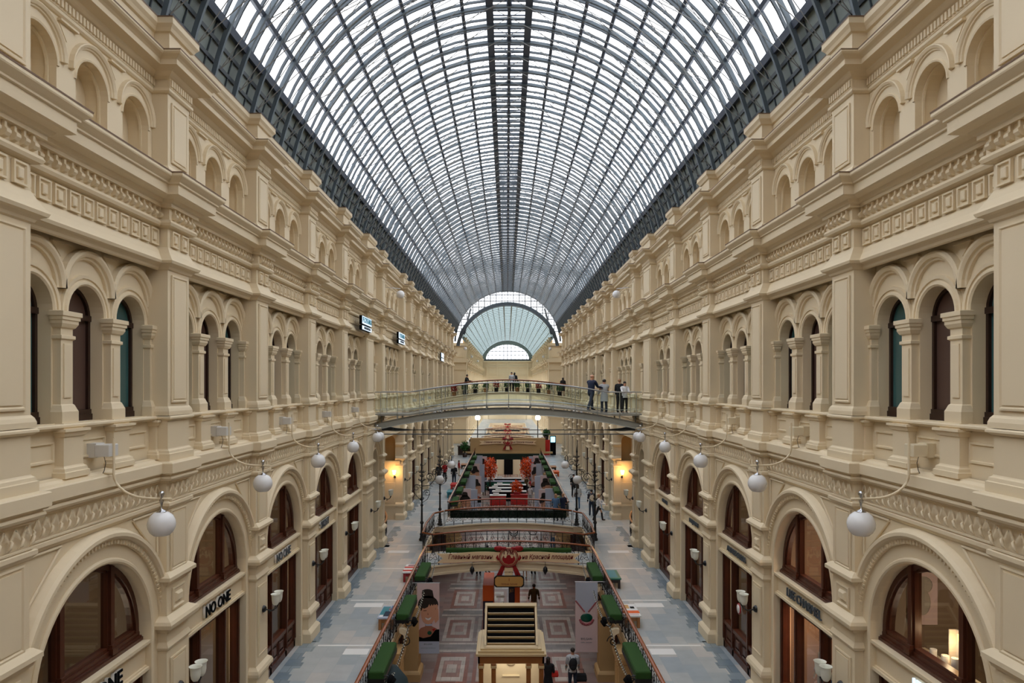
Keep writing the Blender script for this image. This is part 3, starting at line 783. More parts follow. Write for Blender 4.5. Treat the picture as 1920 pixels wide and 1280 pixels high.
# ground-floor shop walls under the gallery edges
for sd in (-1, 1):
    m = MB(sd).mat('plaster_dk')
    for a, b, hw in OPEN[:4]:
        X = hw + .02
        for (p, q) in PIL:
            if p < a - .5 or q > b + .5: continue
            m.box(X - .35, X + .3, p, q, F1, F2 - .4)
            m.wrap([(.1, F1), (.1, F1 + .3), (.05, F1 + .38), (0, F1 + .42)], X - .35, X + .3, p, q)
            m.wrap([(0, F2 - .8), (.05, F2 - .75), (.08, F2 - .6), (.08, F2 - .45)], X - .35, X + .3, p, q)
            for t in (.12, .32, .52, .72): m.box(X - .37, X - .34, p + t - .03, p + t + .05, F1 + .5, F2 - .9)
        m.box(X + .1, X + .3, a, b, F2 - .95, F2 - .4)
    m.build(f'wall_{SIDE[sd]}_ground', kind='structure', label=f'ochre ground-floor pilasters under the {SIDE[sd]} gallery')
    m = MB(sd).mat('wood')
    for i in range(len(PIL) - 1):
        a, b = PIL[i][1], PIL[i + 1][0]
        if a > 85: continue
        hw = 4.55 if 35 < a < 44 else 3.95
        for t in (0, .33, .66, 1): y = a + (b - a) * t; m.box(hw + .38, hw + .5, y - .06, y + .06, F1, F2 - .9)
        m.box(hw + .38, hw + .5, a, b, F1, F1 + .6)
    m.build(f'trim_12_{SIDE[sd]}', kind='structure', label=f'brown ground-floor shopfront joinery, {SIDE[sd]} side')
    m = MB(sd).mat('room'); m.box(5.6, 5.7, -14, 88, F1, F2 - .4); m.build(f'wall_{SIDE[sd]}_ground_back', kind='structure', label=f'ground-floor shop back wall, {SIDE[sd]} side')

# ------------------------------------------------------------------ windows and shopfronts
RW = 1.66; CW = (BAYL - PW) / 2
def arch_window_frame(sd):
    m = MB(sd).mat('wood'); c = 0
    m.ring(7.2, c, -4.73, [(RW, 0), (RW - .11, 0), (RW - .11, -.05), (RW - .15, -.05), (RW - .15, -.16), (RW, -.16)], seg=28)
    for q in (-1, 1): m.box(7.2, 7.36, min(q * RW, q * (RW - .13)), max(q * RW, q * (RW - .13)), -4.94, -4.73)
    m.box(7.12, 7.36, -RW, RW, -4.94, -4.86); m.box(7.15, 7.36, -RW, RW, -4.86, -4.83); m.box(7.19, 7.36, -RW, RW, -4.83, -4.76); m.box(7.22, 7.36, -RW, RW, -4.76, -4.70)
    for q in (-.71, .71):
        h = -4.73 + math.sqrt(RW ** 2 - .71 ** 2)
        m.box(7.17, 7.34, q - .055, q + .055, -4.8, h); m.box(7.22, 7.34, q - .09, q + .09, -4.8, h)
        m.box(7.12, 7.3, q - .085, q + .085, -4.84, -4.72); m.box(7.14, 7.3, q - .07, q + .07, -4.72, -4.66)
    return m
def arch_pane(sd):
    m = MB(sd).mat('glass'); m.quad(*([(7.29, -RW, -4.8)] + [(7.29, -RW * cos(pi * i / 28), -4.73 + RW * sin(pi * i / 28)) for i in range(29)] + [(7.29, RW, -4.8)])); return m
def shopfront(sd):
    m = MB(sd).mat('wood')
    for q, w in ((-RW + .07, .07), (RW - .07, .07), (-.71, .065), (.71, .065)): m.box(7.16, 7.34, q - w, q + w, F2, -5.48); m.box(7.12, 7.34, q - w + .03, q + w - .03, F2 + .3, -5.48)
    m.box(7.16, 7.34, -RW, RW, -5.66, -5.48); m.box(7.16, 7.34, -RW, RW, F2, F2 + .22); m.box(7.14, 7.36, -RW, RW, -7.9, -7.78)
    for a, b in ((-RW + .14, -.78), (-.64, -.01), (.01, .64), (.78, RW - .14)):
        m.box(7.2, 7.3, a, b, F2 + .2, -7.8); m.frame(7.2, a + .05, b - .05, F2 + .3, -7.95, [(0, 0), (0, .02), (.03, .03), (.05, 0), (.1, 0), (.13, .03)])
    return m
def shop_pane(sd): m = MB(sd).mat('glass'); m.quad((7.27, -RW, -7.8), (7.27, RW, -7.8), (7.27, RW, -5.5), (7.27, -RW, -5.5)); return m
def lintel(sd):
    m = MB(sd).mat('plaster')
    m.box(7.08, 7.36, -RW - .02, RW + .02, -5.48, -4.94)
    for z0, z1, x in ((-4.98, -4.92, 6.97), (-5.02, -4.98, 7.0), (-5.06, -5.02, 7.04), (-5.50, -5.44, 7.0), (-5.44, -5.41, 7.04)): m.box(x, 7.3, -RW - .02, RW + .02, z0, z1)
    return m
def tri_window(sd, pane):
    f = MB(sd).mat('wood_dk'); r = .5; X = XM + .21
    f.ring(X, 0, 1.18, [(r, 0), (r - .06, 0), (r - .06, -.08), (r, -.08)], seg=14)
    for q in (-1, 1): f.box(X, X + .08, min(q * r, q * (r - .06)), max(q * r, q * (r - .06)), -.6, 1.18)
    f.box(X - .04, X + .08, -r, r, -.61, -.5); f.box(X - .02, X + .08, -r, r, -.5, -.42); f.box(X - .02, X + .08, -r, r, 1.12, 1.22)
    p = MB(sd).mat(pane); p.quad(*([(X + .05, -r, -.6)] + [(X + .05, -r * cos(pi * i / 14), 1.18 + r * sin(pi * i / 14)) for i in range(15)] + [(X + .05, r, -.6)]))
    return f, p
wi = 3; di = 1
PARTS = {}
def inst(key, builder, name, parent, label=None):
    if key not in PARTS:
        PARTS[key] = builder().build(name, parent); return PARTS[key]
    o = PARTS[key].copy(); COL.objects.link(o); o.parent = parent; o.name = name; return o
for sd in (-1, 1):
    for k, (y, w) in enumerate(BAYS):
        n, low = bay_kind(w); c = y + w / 2
        if c > 86: continue
        if low == 'arch':
            r = root(f'window_{wi}', (0, c, 0), kind='structure', label=f'arched brown-framed window over the shopfront in bay {k + 1}, {SIDE[sd]} wall'); wi += 1
            inst(('af', sd), lambda: arch_window_frame(sd), 'frame', r); inst(('ap', sd), lambda: arch_pane(sd), 'glass', r)
            r = root(f'door_{di}', (0, c, 0), kind='structure', label=f'mahogany shopfront with panelled base in bay {k + 1}, {SIDE[sd]} wall'); di += 1
            inst(('sf', sd), lambda: shopfront(sd), 'frame', r); inst(('sp', sd), lambda: shop_pane(sd), 'glass', r)
            key = ('li', sd)
            if key not in PARTS: PARTS[key] = o = lintel(sd).build('trim_10', loc=(0, c, 0), kind='structure')
            else: o = PARTS[key].copy(); COL.objects.link(o); o.location = (0, c, EYE)
            o['label'] = f'cream sign fascia between shopfront and arched window in bay {k + 1}, {SIDE[sd]} wall'
        sp = 1.38 if n == 3 else (w - .4) / n
        for i in range(n):
            yc = c + sp * (i - (n - 1) / 2); pane = 'mesh' if (n == 3 and i == 1) or n == 1 else 'teal'
            r = root(f'window_{wi}', (0, yc, 0), kind='structure', label=f'narrow round-headed window {i + 1} of bay {k + 1} on the upper floor, {SIDE[sd]} wall'); wi += 1
            inst(('tf', sd), lambda: tri_window(sd, pane)[0], 'frame', r); inst(('tp', sd, pane), lambda: tri_window(sd, pane)[1], 'glass', r)
# shop partitions and back walls of near shops
room = {(-1, 4): 'room_grey', (-1, 5): 'room', (1, 4): 'room', (1, 5): 'room_pink'}
for sd in (-1, 1):
    m = MB(sd).mat('room')
    for k, (a, b) in enumerate(PIL):
        m.box(7.35, 11.2, a + .34, b - .3, F2, -2.6)
    m.build(f'wall_{SIDE[sd]}_partitions', kind='structure', label=f'partitions between the {SIDE[sd]} shops')
# cross passage in the wide bay: return wall with niche facing the camera
for sd in (-1, 1):
    y0, y1 = PIL[9][1], PIL[10][0]
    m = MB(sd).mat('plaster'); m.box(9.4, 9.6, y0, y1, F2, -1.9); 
    m.mat('plaster_dk'); m.box(7.0, 9.5, y1 + .25, y1 + .33, F2, -1.9); m.mat('plaster')  # niche back in darker plaster, the recess shade put into its colour
    m.quad((7.0, y1 - .0, F2), (9.5, y1 - .0, F2), (9.5, y1 - .0, -5.0), (7.0, y1 - .0, -5.0))
    zc, xc, rn = -3.6, 7.66, .33
    seg = 14; arc = [(xc - rn * cos(pi * i / seg), zc + rn * sin(pi * i / seg)) for i in range(seg + 1)]
    for i in range(seg): m.quad((arc[i][0], y1, arc[i][1]), (arc[i + 1][0], y1, arc[i + 1][1]), (arc[i + 1][0], y1, -1.9), (arc[i][0], y1, -1.9))
    m.quad((7.0, y1, -5), (xc - rn, y1, -5), (xc - rn, y1, -1.9), (7.0, y1, -1.9)); m.quad((xc + rn, y1, -5), (9.5, y1, -5), (9.5, y1, -1.9), (xc + rn, y1, -1.9))
    m.loops([[(x, y1, z) for x, z in [(xc - rn, -5)] + arc + [(xc + rn, -5)]], [(x, y1 + .3, z) for x, z in [(xc - rn, -5)] + arc + [(xc + rn, -5)]]])
    m.box(7.0, 9.5, y1 - .1, y1 + .02, -5.1, -4.92); m.box(7.0, 9.5, y1 - .14, y1 + .02, -4.96, -4.88)
    m.box(7.0, 9.5, y1 - .06, y1 + .02, -7.85, -7.75)
    m.frame(0, 0, 0, 0, 0, [(0, 0)]) if False else m.box(7.35, 8.0, y1 - .03, y1, -7.6, -6.3)
    m.build(f'wall_{SIDE[sd]}_recess', kind='structure', label=f'recessed side passage with niche beyond the glass bridge, {SIDE[sd]} side')

# ------------------------------------------------------------------ bridges
def deck_curve(x, half, z0, rise): return z0 + rise * max(0, 1 - (x / half) ** 2)

def stone_bridge(name, y0, y1, half, z0, rise, label, thick=.5, floor='floor2'):
    r = root(name, (0, (y0 + y1) / 2, z0), label=label, cat='bridge'); h = (y1 - y0) / 2; N = 24
    xs = [-half + 2 * half * i / N for i in range(N + 1)]
    m = MB().mat(floor); m.loops([[(x, s * h, deck_curve(x, half, 0, rise)) for x in xs] for s in (-1, 1)]); m.build('deck', r)
    m = MB().mat('plaster')
    top = lambda x: deck_curve(x, half, -.02, rise); bot = lambda x: deck_curve(x, half, -thick, rise * 1.25)
    for q in (-1, 1):
        o = q * h
        rows = [[(x, o + q * d, f(x) + dz) for x in xs] for f, d, dz in ((top, 0, .02), (top, .08, .02), (top, .1, -.04), (top, .04, -.08), (top, .02, -.14), (bot, .02, .12), (bot, .05, .1), (bot, .05, .0), (bot, -.3, 0))]
        m.loops(rows)
    m.loops([[(x, q * h, bot(x)) for x in xs] for q in (-1, 1)])
    m.build('arch_fascia', r)
    return r

def scroll(m, c, R, turns, ph, ux, r, flip=1, n=22):
    """flat spiral in the plane spanned by unit ux (horizontal) and z"""
    pts = []
    for i in range(n + 1):
        t = i / n; a = ph + flip * turns * 2 * pi * t; q = R * (1 - .8 * t)
        pts.append((c[0] + ux[0] * q * cos(a), c[1] + ux[1] * q * cos(a), c[2] + q * sin(a)))
    return m.tube(pts, r, 4)

def railing(name, pts, zbase, label, h=.95, unit=.62, handrail='rail', iron='iron', lod=0, parent=None, ploc=None):
    """iron scroll railing with timber handrail along a polyline of (x, y[, z]) points"""
    P = [(p[0], p[1], (p[2] if len(p) > 2 else 0)) for p in pts]
    if parent: r = link('railing', None, parent, (P[0][0] - ploc[0], P[0][1] - ploc[1], zbase - ploc[2]))
    else: r = root(name, (P[0][0], P[0][1], zbase), label=label, cat='railing')
    L = [(p[0] - P[0][0], p[1] - P[0][1], p[2]) for p in P]
    m = MB().mat(handrail)
    rows = []
    for i, p in enumerate(L):
        a = L[max(0, i - 1)]; b = L[min(len(L) - 1, i + 1)]; d = (b[0] - a[0], b[1] - a[1]); q = hypot(*d) or 1; nx, ny = -d[1] / q, d[0] / q
        rows.append([(p[0] + nx * o, p[1] + ny * o, p[2] + h + z) for o, z in ((-.05, -.02), (-.06, .01), (-.045, .04), (0, .055), (.045, .04), (.06, .01), (.05, -.02))])
    m.loops([list(x) for x in zip(*[r_ + [r_[0]] for r_ in rows])]); m.build('handrail', r)
    mi = MB().mat(iron); posts = []
    for a, b in zip(L[:-1], L[1:]):
        d = (b[0] - a[0], b[1] - a[1]); q = hypot(*d); ux = (d[0] / q, d[1] / q); n = max(1, round(q / unit)); st = q / n
        at_ = lambda s, z: (a[0] + ux[0] * s, a[1] + ux[1] * s, a[2] + (b[2] - a[2]) * s / q + z)
        mi.tube([at_(0, .08), at_(q, .08)], .014, 4); mi.tube([at_(0, h - .04), at_(q, h - .04)], .014, 4); mi.tube([at_(0, h - .2), at_(q, h - .2)], .009, 4)
        for i in range(n + 1):
            if i % 2 == 0 and lod == 0: posts.append(at_(st * i, 0))
            elif lod < 2 or i % 2 == 0: mi.tube([at_(st * i, 0), at_(st * i, h)], .012 if lod == 0 else .018, 4)
        for i in range(n):
            c0 = st * (i + .5)
            if lod == 2:
                mi.tube([at_(st * i, .08), at_(c0, h - .2), at_(st * (i + 1), .08)], .014, 3); continue
            nn = 14 if lod else 22
            scroll(mi, at_(c0 - st * .2, .3), st * .2, 1.1, 0, ux, .011, 1, nn); scroll(mi, at_(c0 + st * .2, .3), st * .2, 1.1, pi, ux, .011, -1, nn)
            scroll(mi, at_(c0, .56), st * .17, 1.2, -pi / 2, ux, .011, 1, nn)
            mi.tube([at_(st * i, .1), at_(c0 - st * .12, .62), at_(c0, .74)], .009, 3); mi.tube([at_(st * (i + 1), .1), at_(c0 + st * .12, .62), at_(c0, .74)], .009, 3)
            if lod == 0: mi.tube([at_(c0 - .06, h - .12), at_(c0, h - .06), at_(c0 + .06, h - .12), at_(c0, h - .18), at_(c0 - .06, h - .12)], .008, 3)
    mi.build('iron_grille', r)
    if posts:
        mp = MB().mat(iron); mp.lathe(0, 0, [(.03, 0), (.03, .05), (.018, .08), (.018, .44), (.036, .5), (.018, .56), (.018, h - .06), (.028, h)], 8); p0 = mp.build('post', r, posts[0])
        for q in posts[1:]: o = p0.copy(); COL.objects.link(o); o.location = q
    return r

def arc_pts(x0, x1, y, zfun, n=14): return [(x0 + (x1 - x0) * i / n, y, zfun(x0 + (x1 - x0) * i / n)) for i in range(n + 1)]

# gallery-level stone bridges
BR = [(33.3, 36.0, 4.02, 'cream stone bridge carrying the ribbon banner in front'), (42.7, 45.9, 4.02, 'cream stone bridge just beyond the four lamp posts'),
      (85.4, 88.5, 4.02, 'cream stone bridge at the end of the long well'), (101.0, 104.0, 4.02, 'distant stone bridge second after the long well'), (120.0, 123.0, 4.02, 'distant stone bridge third after the long well'), (140, 143, 4.02, 'distant stone bridge fourth after the long well')]
for i, (a, b, hw, lab) in enumerate(BR):
    br_ = stone_bridge('stone_bridge', a, b, hw - .03, F2, .25, lab); bl = (0, (a + b) / 2, F2)
    fz = lambda x, hw=hw: deck_curve(x, hw, 0, .25)
    lod = 0 if i == 0 else (1 if i == 1 else 2)
    if i < 5:
        railing('railing', arc_pts(-hw + .1, hw - .1, a + .06, fz), F2, '', lod=lod, parent=br_, ploc=bl)
        railing('railing', arc_pts(-hw + .1, hw - .1, b - .06, fz), F2, '', lod=lod, parent=br_, ploc=bl)
for sd in (-1, 1):
    S = SIDE[sd]
    railing('railing', [(sd * 3.99, 12.0), (sd * 3.99, 33.2)], F2, f'long iron gallery railing along the near {S} walkway', lod=0)
    railing('railing', [(sd * 3.95, 36.0), (sd * 4.5, 36.4), (sd * 4.62, 38.9), (sd * 4.5, 42.0), (sd * 4.0, 42.7)], F2, f'bowed iron railing round the {S} half of the small well', lod=0)
    railing('railing', [(sd * 4.0, 46.0), (sd * 4.0, 85.0)], F2, f'long iron railing along the far {S} walkway beyond the second bridge', lod=1, unit=.9)
    railing('railing', [(sd * 3.98, 88.5), (sd * 3.98, 101)], F2, f'distant iron railing on the {S} past the long well', lod=2, unit=1.2)
    # curved railing guarding the stair in the side recess
    pts = [(sd * (8.3 - 1.3 * cos(t)), 39.0 + 5.4 * t / 1.5) for t in [i * .25 for i in range(7)]]
    railing('railing', pts, F2, f'curved dark railing at the stair in the {S} recess', lod=1, handrail='oak')

# glass and steel footbridge on the upper floor
YB0, YB1, HB_ = 35.2, 37.1, 6.78
gbz = lambda x: -1.45 + (.5 * (1 - (x / 5.0) ** 2) if abs(x) < 5 else 0)
gr = root('glass_footbridge', (0, (YB0 + YB1) / 2, -1.45), label='modern arched footbridge of grey steel and green glass crossing the upper floor', cat='bridge')
hh = (YB1 - YB0) / 2; xs = [-HB_ + 2 * HB_ * i / 48 for i in range(49)]
m = MB().mat('bridge'); ro = lambda f: [f(x) + 1.45 for x in xs]
dz = ro(gbz)
m.loops([[(x, s * hh, z + o) for x, z in zip(xs, dz)] for s, o in ((-1, -.1), (-1, 0), (1, 0), (1, -.1), (-1, -.1))]); m.build('deck', gr)
m = MB().mat('bridge')
bt = [-1.18 - .77 * (x / 6.7) ** 2 + 1.45 for x in xs]; bb = [-1.5 - .77 * (x / 6.7) ** 2 + 1.45 for x in xs]
for s in (-1, 1):
    y = s * (hh - .06); m.loops([[(x, y - .08, z) for x, z in zip(xs, bt)], [(x, y + .08, z) for x, z in zip(xs, bt)], [(x, y + .04, z - .05) for x, z in zip(xs, bt)], [(x, y + .04, z + .05) for x, z in zip(xs, bb)], [(x, y + .1, z) for x, z in zip(xs, bb)], [(x, y - .1, z) for x, z in zip(xs, bb)], [(x, y - .04, z + .05) for x, z in zip(xs, bb)], [(x, y - .04, z - .05) for x, z in zip(xs, bt)], [(x, y - .08, z) for x, z in zip(xs, bt)]])
    for i in range(0, 49, 4): m.box(xs[i] - .03, xs[i] + .03, y - .05, y + .05, bt[i] - .02, dz[i] - .08)
for i in range(2, 47, 4): m.box(xs[i] - .04, xs[i] + .04, -hh, hh, bb[i] + .05, bb[i] + .2)
m.build('arched_beam', gr)
for s in (-1, 1):
    m = MB().mat('brsteel'); y = s * (hh - .03); m.tube([(x, y, z + 1.1) for x, z in zip(xs, dz)], .03, 8); m.build('handrail', gr)
    m = MB().mat('brsteel'); m.tube([(x, y, z + .2) for x, z in zip(xs, dz)], .016, 6); m.tube([(x, y, z + .06) for x, z in zip(xs, dz)], .012, 5); m.build('lower_rail', gr)
    m = MB().mat('brsteel')
    for i in (1, 4, 8, 12, 16, 20, 24, 28, 32, 36, 40, 44, 47): m.box(xs[i] - .014, xs[i] + .014, y - .03, y + .03, dz[i] - .12, dz[i] + 1.1)
    m.build('post', gr)
    m = MB().mat('railglass'); m.loops([[(x, y + s * .04, z + q) for x, z in zip(xs, dz)] for q in (.1, 1.02)]); m.build('glass_panel', gr)
m = MB().mat('steel_dk'); m.tube([(-6.1, 0, -.88), (6.1, 0, -.88)], .022, 6)
for s in (-1, 1): m.tube([(s * 6.6, 0, -.87), (s * 6.3, 0, -.8), (s * 5.9, 0, -.86), (s * 5.0, 0, -.88)], [.05, .12, .09, .02], 8)
m.tube([(-6.6, -hh, -1.03), (6.6, -hh, -1.03)], .03, 6)
m.build('tie_rod', gr)

# old stone footbridge farther on, same floor
fb_ = stone_bridge('stone_footbridge', 64.0, 66.2, 6.78, -1.35, .75, 'old cream stone footbridge on the upper floor behind the glass one', thick=.45)
zz = lambda x: deck_curve(x, 6.78, 0, .75)
railing('railing', arc_pts(-6.7, 6.7, 64.1, zz), -1.35, '', h=1.1, lod=1, parent=fb_, ploc=(0, 65.1, -1.35))
railing('railing', arc_pts(-6.7, 6.7, 66.1, zz), -1.35, '', h=1.1, lod=2, parent=fb_, ploc=(0, 65.1, -1.35))

# ------------------------------------------------------------------ lamps
def globe(m, z, r=.225, seg=24): m.lathe(0, 0, [(.001, z + r * .93), (r * .3, z + r * .93), (r * .52, z + r * .86), (r * .78, z + r * .64), (r * .95, z + r * .3), (r, z), (r * .95, z - r * .32), (r * .8, z - r * .62), (r * .58, z - r * .83), (r * .5, z - r * .86), (.001, z - r * .86)], seg)
def globe_lamp(sd):
    r = root('globe_lamp', (0, 0, 0), cat='wall lamp', group='opal globe lamps on long wall brackets')
    # local: x measured toward the hall from wall plane X = 7.14
    f = lambda X: sd * X
    m = MB(sd).mat('box' if sd < 0 else 'cream'); m.cbox(6.75, 7.0, -.14, .14, -1.2, -1.0, .01); m.box(6.98, 7.14, -.12, .12, -1.22, -.98); m.build('mounting_box', r)
    m = MB(sd).mat('plaster')
    pts = [(6.74, -.02, -.9), (6.74, -.02, -1.5)] + [(6.74 - .62 * (1 - cos(t)), -.02, -1.5 - .42 * sin(t)) for t in [pi / 2 * i / 8 for i in range(1, 9)]] + [(5.75, -.02, -1.93)]
    m.tube(pts, .022, 8); m.tube([(6.74, -.02, -1.5), (6.9, 0, -1.5), (6.98, .1, -1.5)], .018, 6); m.build('bracket_pipe', r)
    m = MB(sd).mat('iron'); m.tube([(6.95, .05, -1.2), (6.9, .02, -1.32), (6.93, .03, -1.45), (6.95, .0, -1.52)], .006, 4); m.build('cord', r)
    m = MB().mat('chrome'); x = f(5.93); m.lathe(x, -.02, [(.001, -1.79), (.03, -1.8), (.05, -1.84), (.03, -1.88), (.022, -1.92), (.04, -1.95), (.018, -2.02), (.012, -2.1), (.07, -2.13), (.09, -2.15), (.001, -2.15)], 12); m.build('hanger', r)
    m = MB().mat('opal'); globe(m, 0); o = m.build('globe', r, (x, -.02, -2.35)); 
    return r
for sd in (-1, 1):
    p = globe_lamp(sd); first = True; n = 0
    for k, (y, w) in enumerate(BAYS):
        if w > 3 and w < 5 and 8 < y < 62:
            lab = f'opal globe on a curved bracket, {ORD[n]} from the camera on the {SIDE[sd]} wall'
            if first: p.location = (0, y + w / 2, EYE); tag(p, label=lab); first = False
            else: dup(p, (0, y + w / 2, 0), label=lab)
            n += 1
def small_globe(loc, lab, lit=None):
    r = root('globe_lamp', loc, label=lab, cat='wall lamp'); m = MB().mat(lit or 'opal'); globe(m, 0); m.build('globe', r)
    m = MB().mat('chrome'); s = 1 if loc[0] > 0 else -1; m.tube([(0, 0, .2), (0, 0, .32), (s * ((6.9 if loc[1] < 100 else 6.45) - abs(loc[0])), 0, .4)], .015, 5); m.build('bracket_arm', r); return r
for sd in (-1, 1):
    small_globe((sd * 6.35, 34.2, -2.52), f'round white globe at the {SIDE[sd]} end of the glass footbridge')
    small_globe((sd * 5.95, 38.2, 5.0), f'single white globe high on the {SIDE[sd]} wall above the glass footbridge')
    small_globe((sd * 5.8, 95, 5.0), f'distant high white globe near the crossing on the {SIDE[sd]}')
    small_globe((sd * 5.8, 112, 4.6), f'tiny distant white globe past the crossing on the {SIDE[sd]}')
    small_globe((sd * 5.8, 135, 4.7), f'farthest tiny white globe on the {SIDE[sd]}')

def sconce(sd):
    r = root('wall_sconce', (0, 0, 0), cat='wall lamp', group='tulip glass sconces on the pilasters')
    m = MB(sd).mat('iron'); m.lathe(0, -6.15, [(.001, 6.70), (.05, 6.70), (.09, 6.74), (.10, 6.78)], 12, 'x'); m.build('back_plate', r)
    m = MB(sd).mat('iron')
    for q in (-1, 1): m.tube([(6.76, 0, -6.15), (6.68, 0, -6.17), (6.55, q * .04, -6.2), (6.45, q * .09, -6.15), (6.4, q * .13, -6.02)], [.018, .016, .014, .014, .02], 6)
    m.ball((6.62, 0, -6.24), .028, 8, 5); m.tube([(6.62, 0, -6.18), (6.62, 0, -6.3)], .01, 5)
    m.build('arm', r)
    for q in (-1, 1):
        m = MB().mat('tulip'); m.lathe(0, 0, [(.001, -.15), (.05, -.15), (.085, -.1), (.1, -.02), (.102, .06), (.11, .12), (.13, .15), (.122, .15), (.1, .12), (.09, .05), (.001, -.1)], 16)
        m.build('glass_shade', r, (sd * 6.4, q * .13, -5.85))
    return r
for sd in (-1, 1):
    p = sconce(sd); first = True; n = 0
    for k, (a, b) in enumerate(PIL):
        if a < 8 or a > 60: continue
        loc = (0, (a + b) / 2, 0); lab = f'twin tulip glass sconce on the {ORD[n]} pilaster from the camera, {SIDE[sd]} wall'
        if first: p.location = (loc[0], loc[1], EYE); tag(p, label=lab); first = False
        else: dup(p, loc, label=lab)
        n += 1
    # lit single sconce on the recess wall
    r = root('wall_sconce', (sd * 7.35, 44.75, -5.75), label=f'lit tulip sconce glowing on the recess wall, {SIDE[sd]} side', cat='wall lamp')
    m = MB().mat('lit'); m.lathe(0, -.12, [(.001, 0), (.05, 0), (.08, .06), (.1, .2), (.12, .26), (.001, .2)], 14); m.build('glass_shade', r)
    m = MB().mat('iron'); m.tube([(0, .1, -.18), (0, 0, -.2), (0, -.12, -.1), (0, -.12, 0)], .02, 6); m.lathe(0, -.18, [(.001, .1), (.08, .12)], 10, 'y'); m.build('arm', r)
    L = bpy.data.lights.new('sconce_light', 'POINT'); L.energy = 6; L.color = (1, .62, .28); L.shadow_soft_size = .1
    o = bpy.data.objects.new('sconce_light', L); COL.objects.link(o); o.parent = r; o.location = (0, -.3, .2)

# cast-iron lamp posts round the small well
def lamp_post(H, s, gdx, gz, zb=0):
    r = root('lamp_post', (0, 0, 0), cat='lamp post')
    m = MB().mat('iron')
    m.lathe(0, 0, [(.16, 0), (.17, .08), (.12, .14), (.1, .3), (.13, .36), (.08, .42), (.06, .9), (.1, .96), (.11, 1.02), (.06, 1.1), (.05, 1.9), (.08, 1.95), (.08, 2.0), (.045, 2.06), (.04, H * .72), (.07, H * .73), (.035, H * .75), (.03, H - .5), (.05, H - .45), (.001, H)], 10)
    m.build('pole', r)
    m = MB().mat('iron')                      # crown of leaves
    for z, R, n in ((H * .74, .2, 7), (H * .79, .13, 5), (H * .84, .2, 6), (H * .5, .1, 5)):
        for i in range(n):
            a = 2 * pi * i / n; m.tube([(0, 0, z), (R * .6 * cos(a), R * .6 * sin(a), z + .03), (R * cos(a), R * sin(a), z + .1), (R * .85 * cos(a), R * .85 * sin(a), z + .15)], [.014, .022, .022, .008], 5)
    m.build('leaf_crown', r)
    m = MB().mat('iron')
    top = gz + .5
    m.tube([(0, 0, gz - .35), (s * gdx * .45, 0, gz - .3), (s * gdx * .75, 0, gz + .05), (s * gdx * .78, 0, top), (s * gdx * .9, 0, top + .12), (s * gdx, 0, top), (s * gdx, 0, gz + .24)], .024, 6)
    scroll(m, (s * gdx * .45, 0, gz + .15), .24, 1.5, 0, (1, 0), .018); scroll(m, (-s * .3, 0, gz - .45), .22, 1.4, 0, (1, 0), .016); scroll(m, (s * .3, 0, gz - .75), .2, 1.4, pi, (1, 0), .016, -1)
    m.tube([(0, 0, gz - .3), (-s * .35, 0, gz - .3), (-s * .5, 0, gz - .6), (-s * .3, 0, gz - .9), (0, 0, gz - 1.2)], .018, 5); m.tube([(0, 0, gz - 1.3), (s * .3, 0, gz - 1.1), (s * .45, 0, gz - .8)], .016, 5)
    m.build('scroll_arm', r)
    m = MB().mat('opal'); globe(m, 0, .25, 20); m.build('globe', r, (s * gdx, 0, gz)); return r
for sd in (-1, 1):
    a = lamp_post(4.5, -sd, 1.0, 3.4); a.location = (sd * 4.86, 38.9, F2 + EYE); tag(a, label=f'ornate iron lamp post standing at the outer bulge of the small well, {SIDE[sd]} side')
    b = lamp_post(5.0, -sd, .72, 3.75); b.location = (sd * 4.25, 43.1, F2 + EYE); tag(b, label=f'tall iron lamp post at the corner of the second bridge, {SIDE[sd]} side')
    c = root('lamp_post', (sd * 3.95, 91, F2), label=f'distant lamp post with glowing globe, {SIDE[sd]} side', cat='lamp post')
    m = MB().mat('iron'); m.lathe(0, 0, [(.12, 0), (.07, .4), (.05, 4.1), (.1, 4.2)], 8); m.build('pole', c)
    m = MB().mat('litw'); globe(m, 4.45, .34, 14); m.build('globe', c)

# ------------------------------------------------------------------ signs on the walls
def wall_text(sd, y, z, X, txt, size, m, lab, depth=.03, sx=1.0, face=None, stretch=None, off=0):
    """raised lettering fixed to a side wall, reading correctly from the hall"""
    r = root('shop_sign', (sd * X, y, z), label=lab, cat='sign')
    me = text_mesh(txt, size, depth, sx=sx, off=off); me.materials.clear(); me.materials.append(M[m])
    o = link('lettering', me, r); o.rotation_euler = (pi / 2, 0, pi / 2 if sd < 0 else -pi / 2)
    return r
bc = lambda k: BAYS[k][0] + BAYS[k][1] / 2
for k, txt, s, lab in ((3, 'NO ONE', .36, 'black and white raised NO ONE lettering over the nearest arch on the left'), (4, 'NO ONE', .36, 'black and white raised NO ONE lettering over the second arch on the left'), (5, 'NO ONE', .34, 'dim grey NO ONE lettering over the third arch on the left'), (6, 'ЭКОНТ', .34, 'dark grey Cyrillic lettering over the fourth arch on the left')):
    r = wall_text(-1, bc(k), -5.24, 7.0, txt, s, 'black' if k < 5 else 'steel_dk', lab, depth=.012, off=.006)
    o = letters(txt, s, 'white', r, (-.04, 0, 0), (pi / 2, 0, pi / 2), name='letter_body', depth=.03, off=.008); o['label'] = 'white sides of the letters'
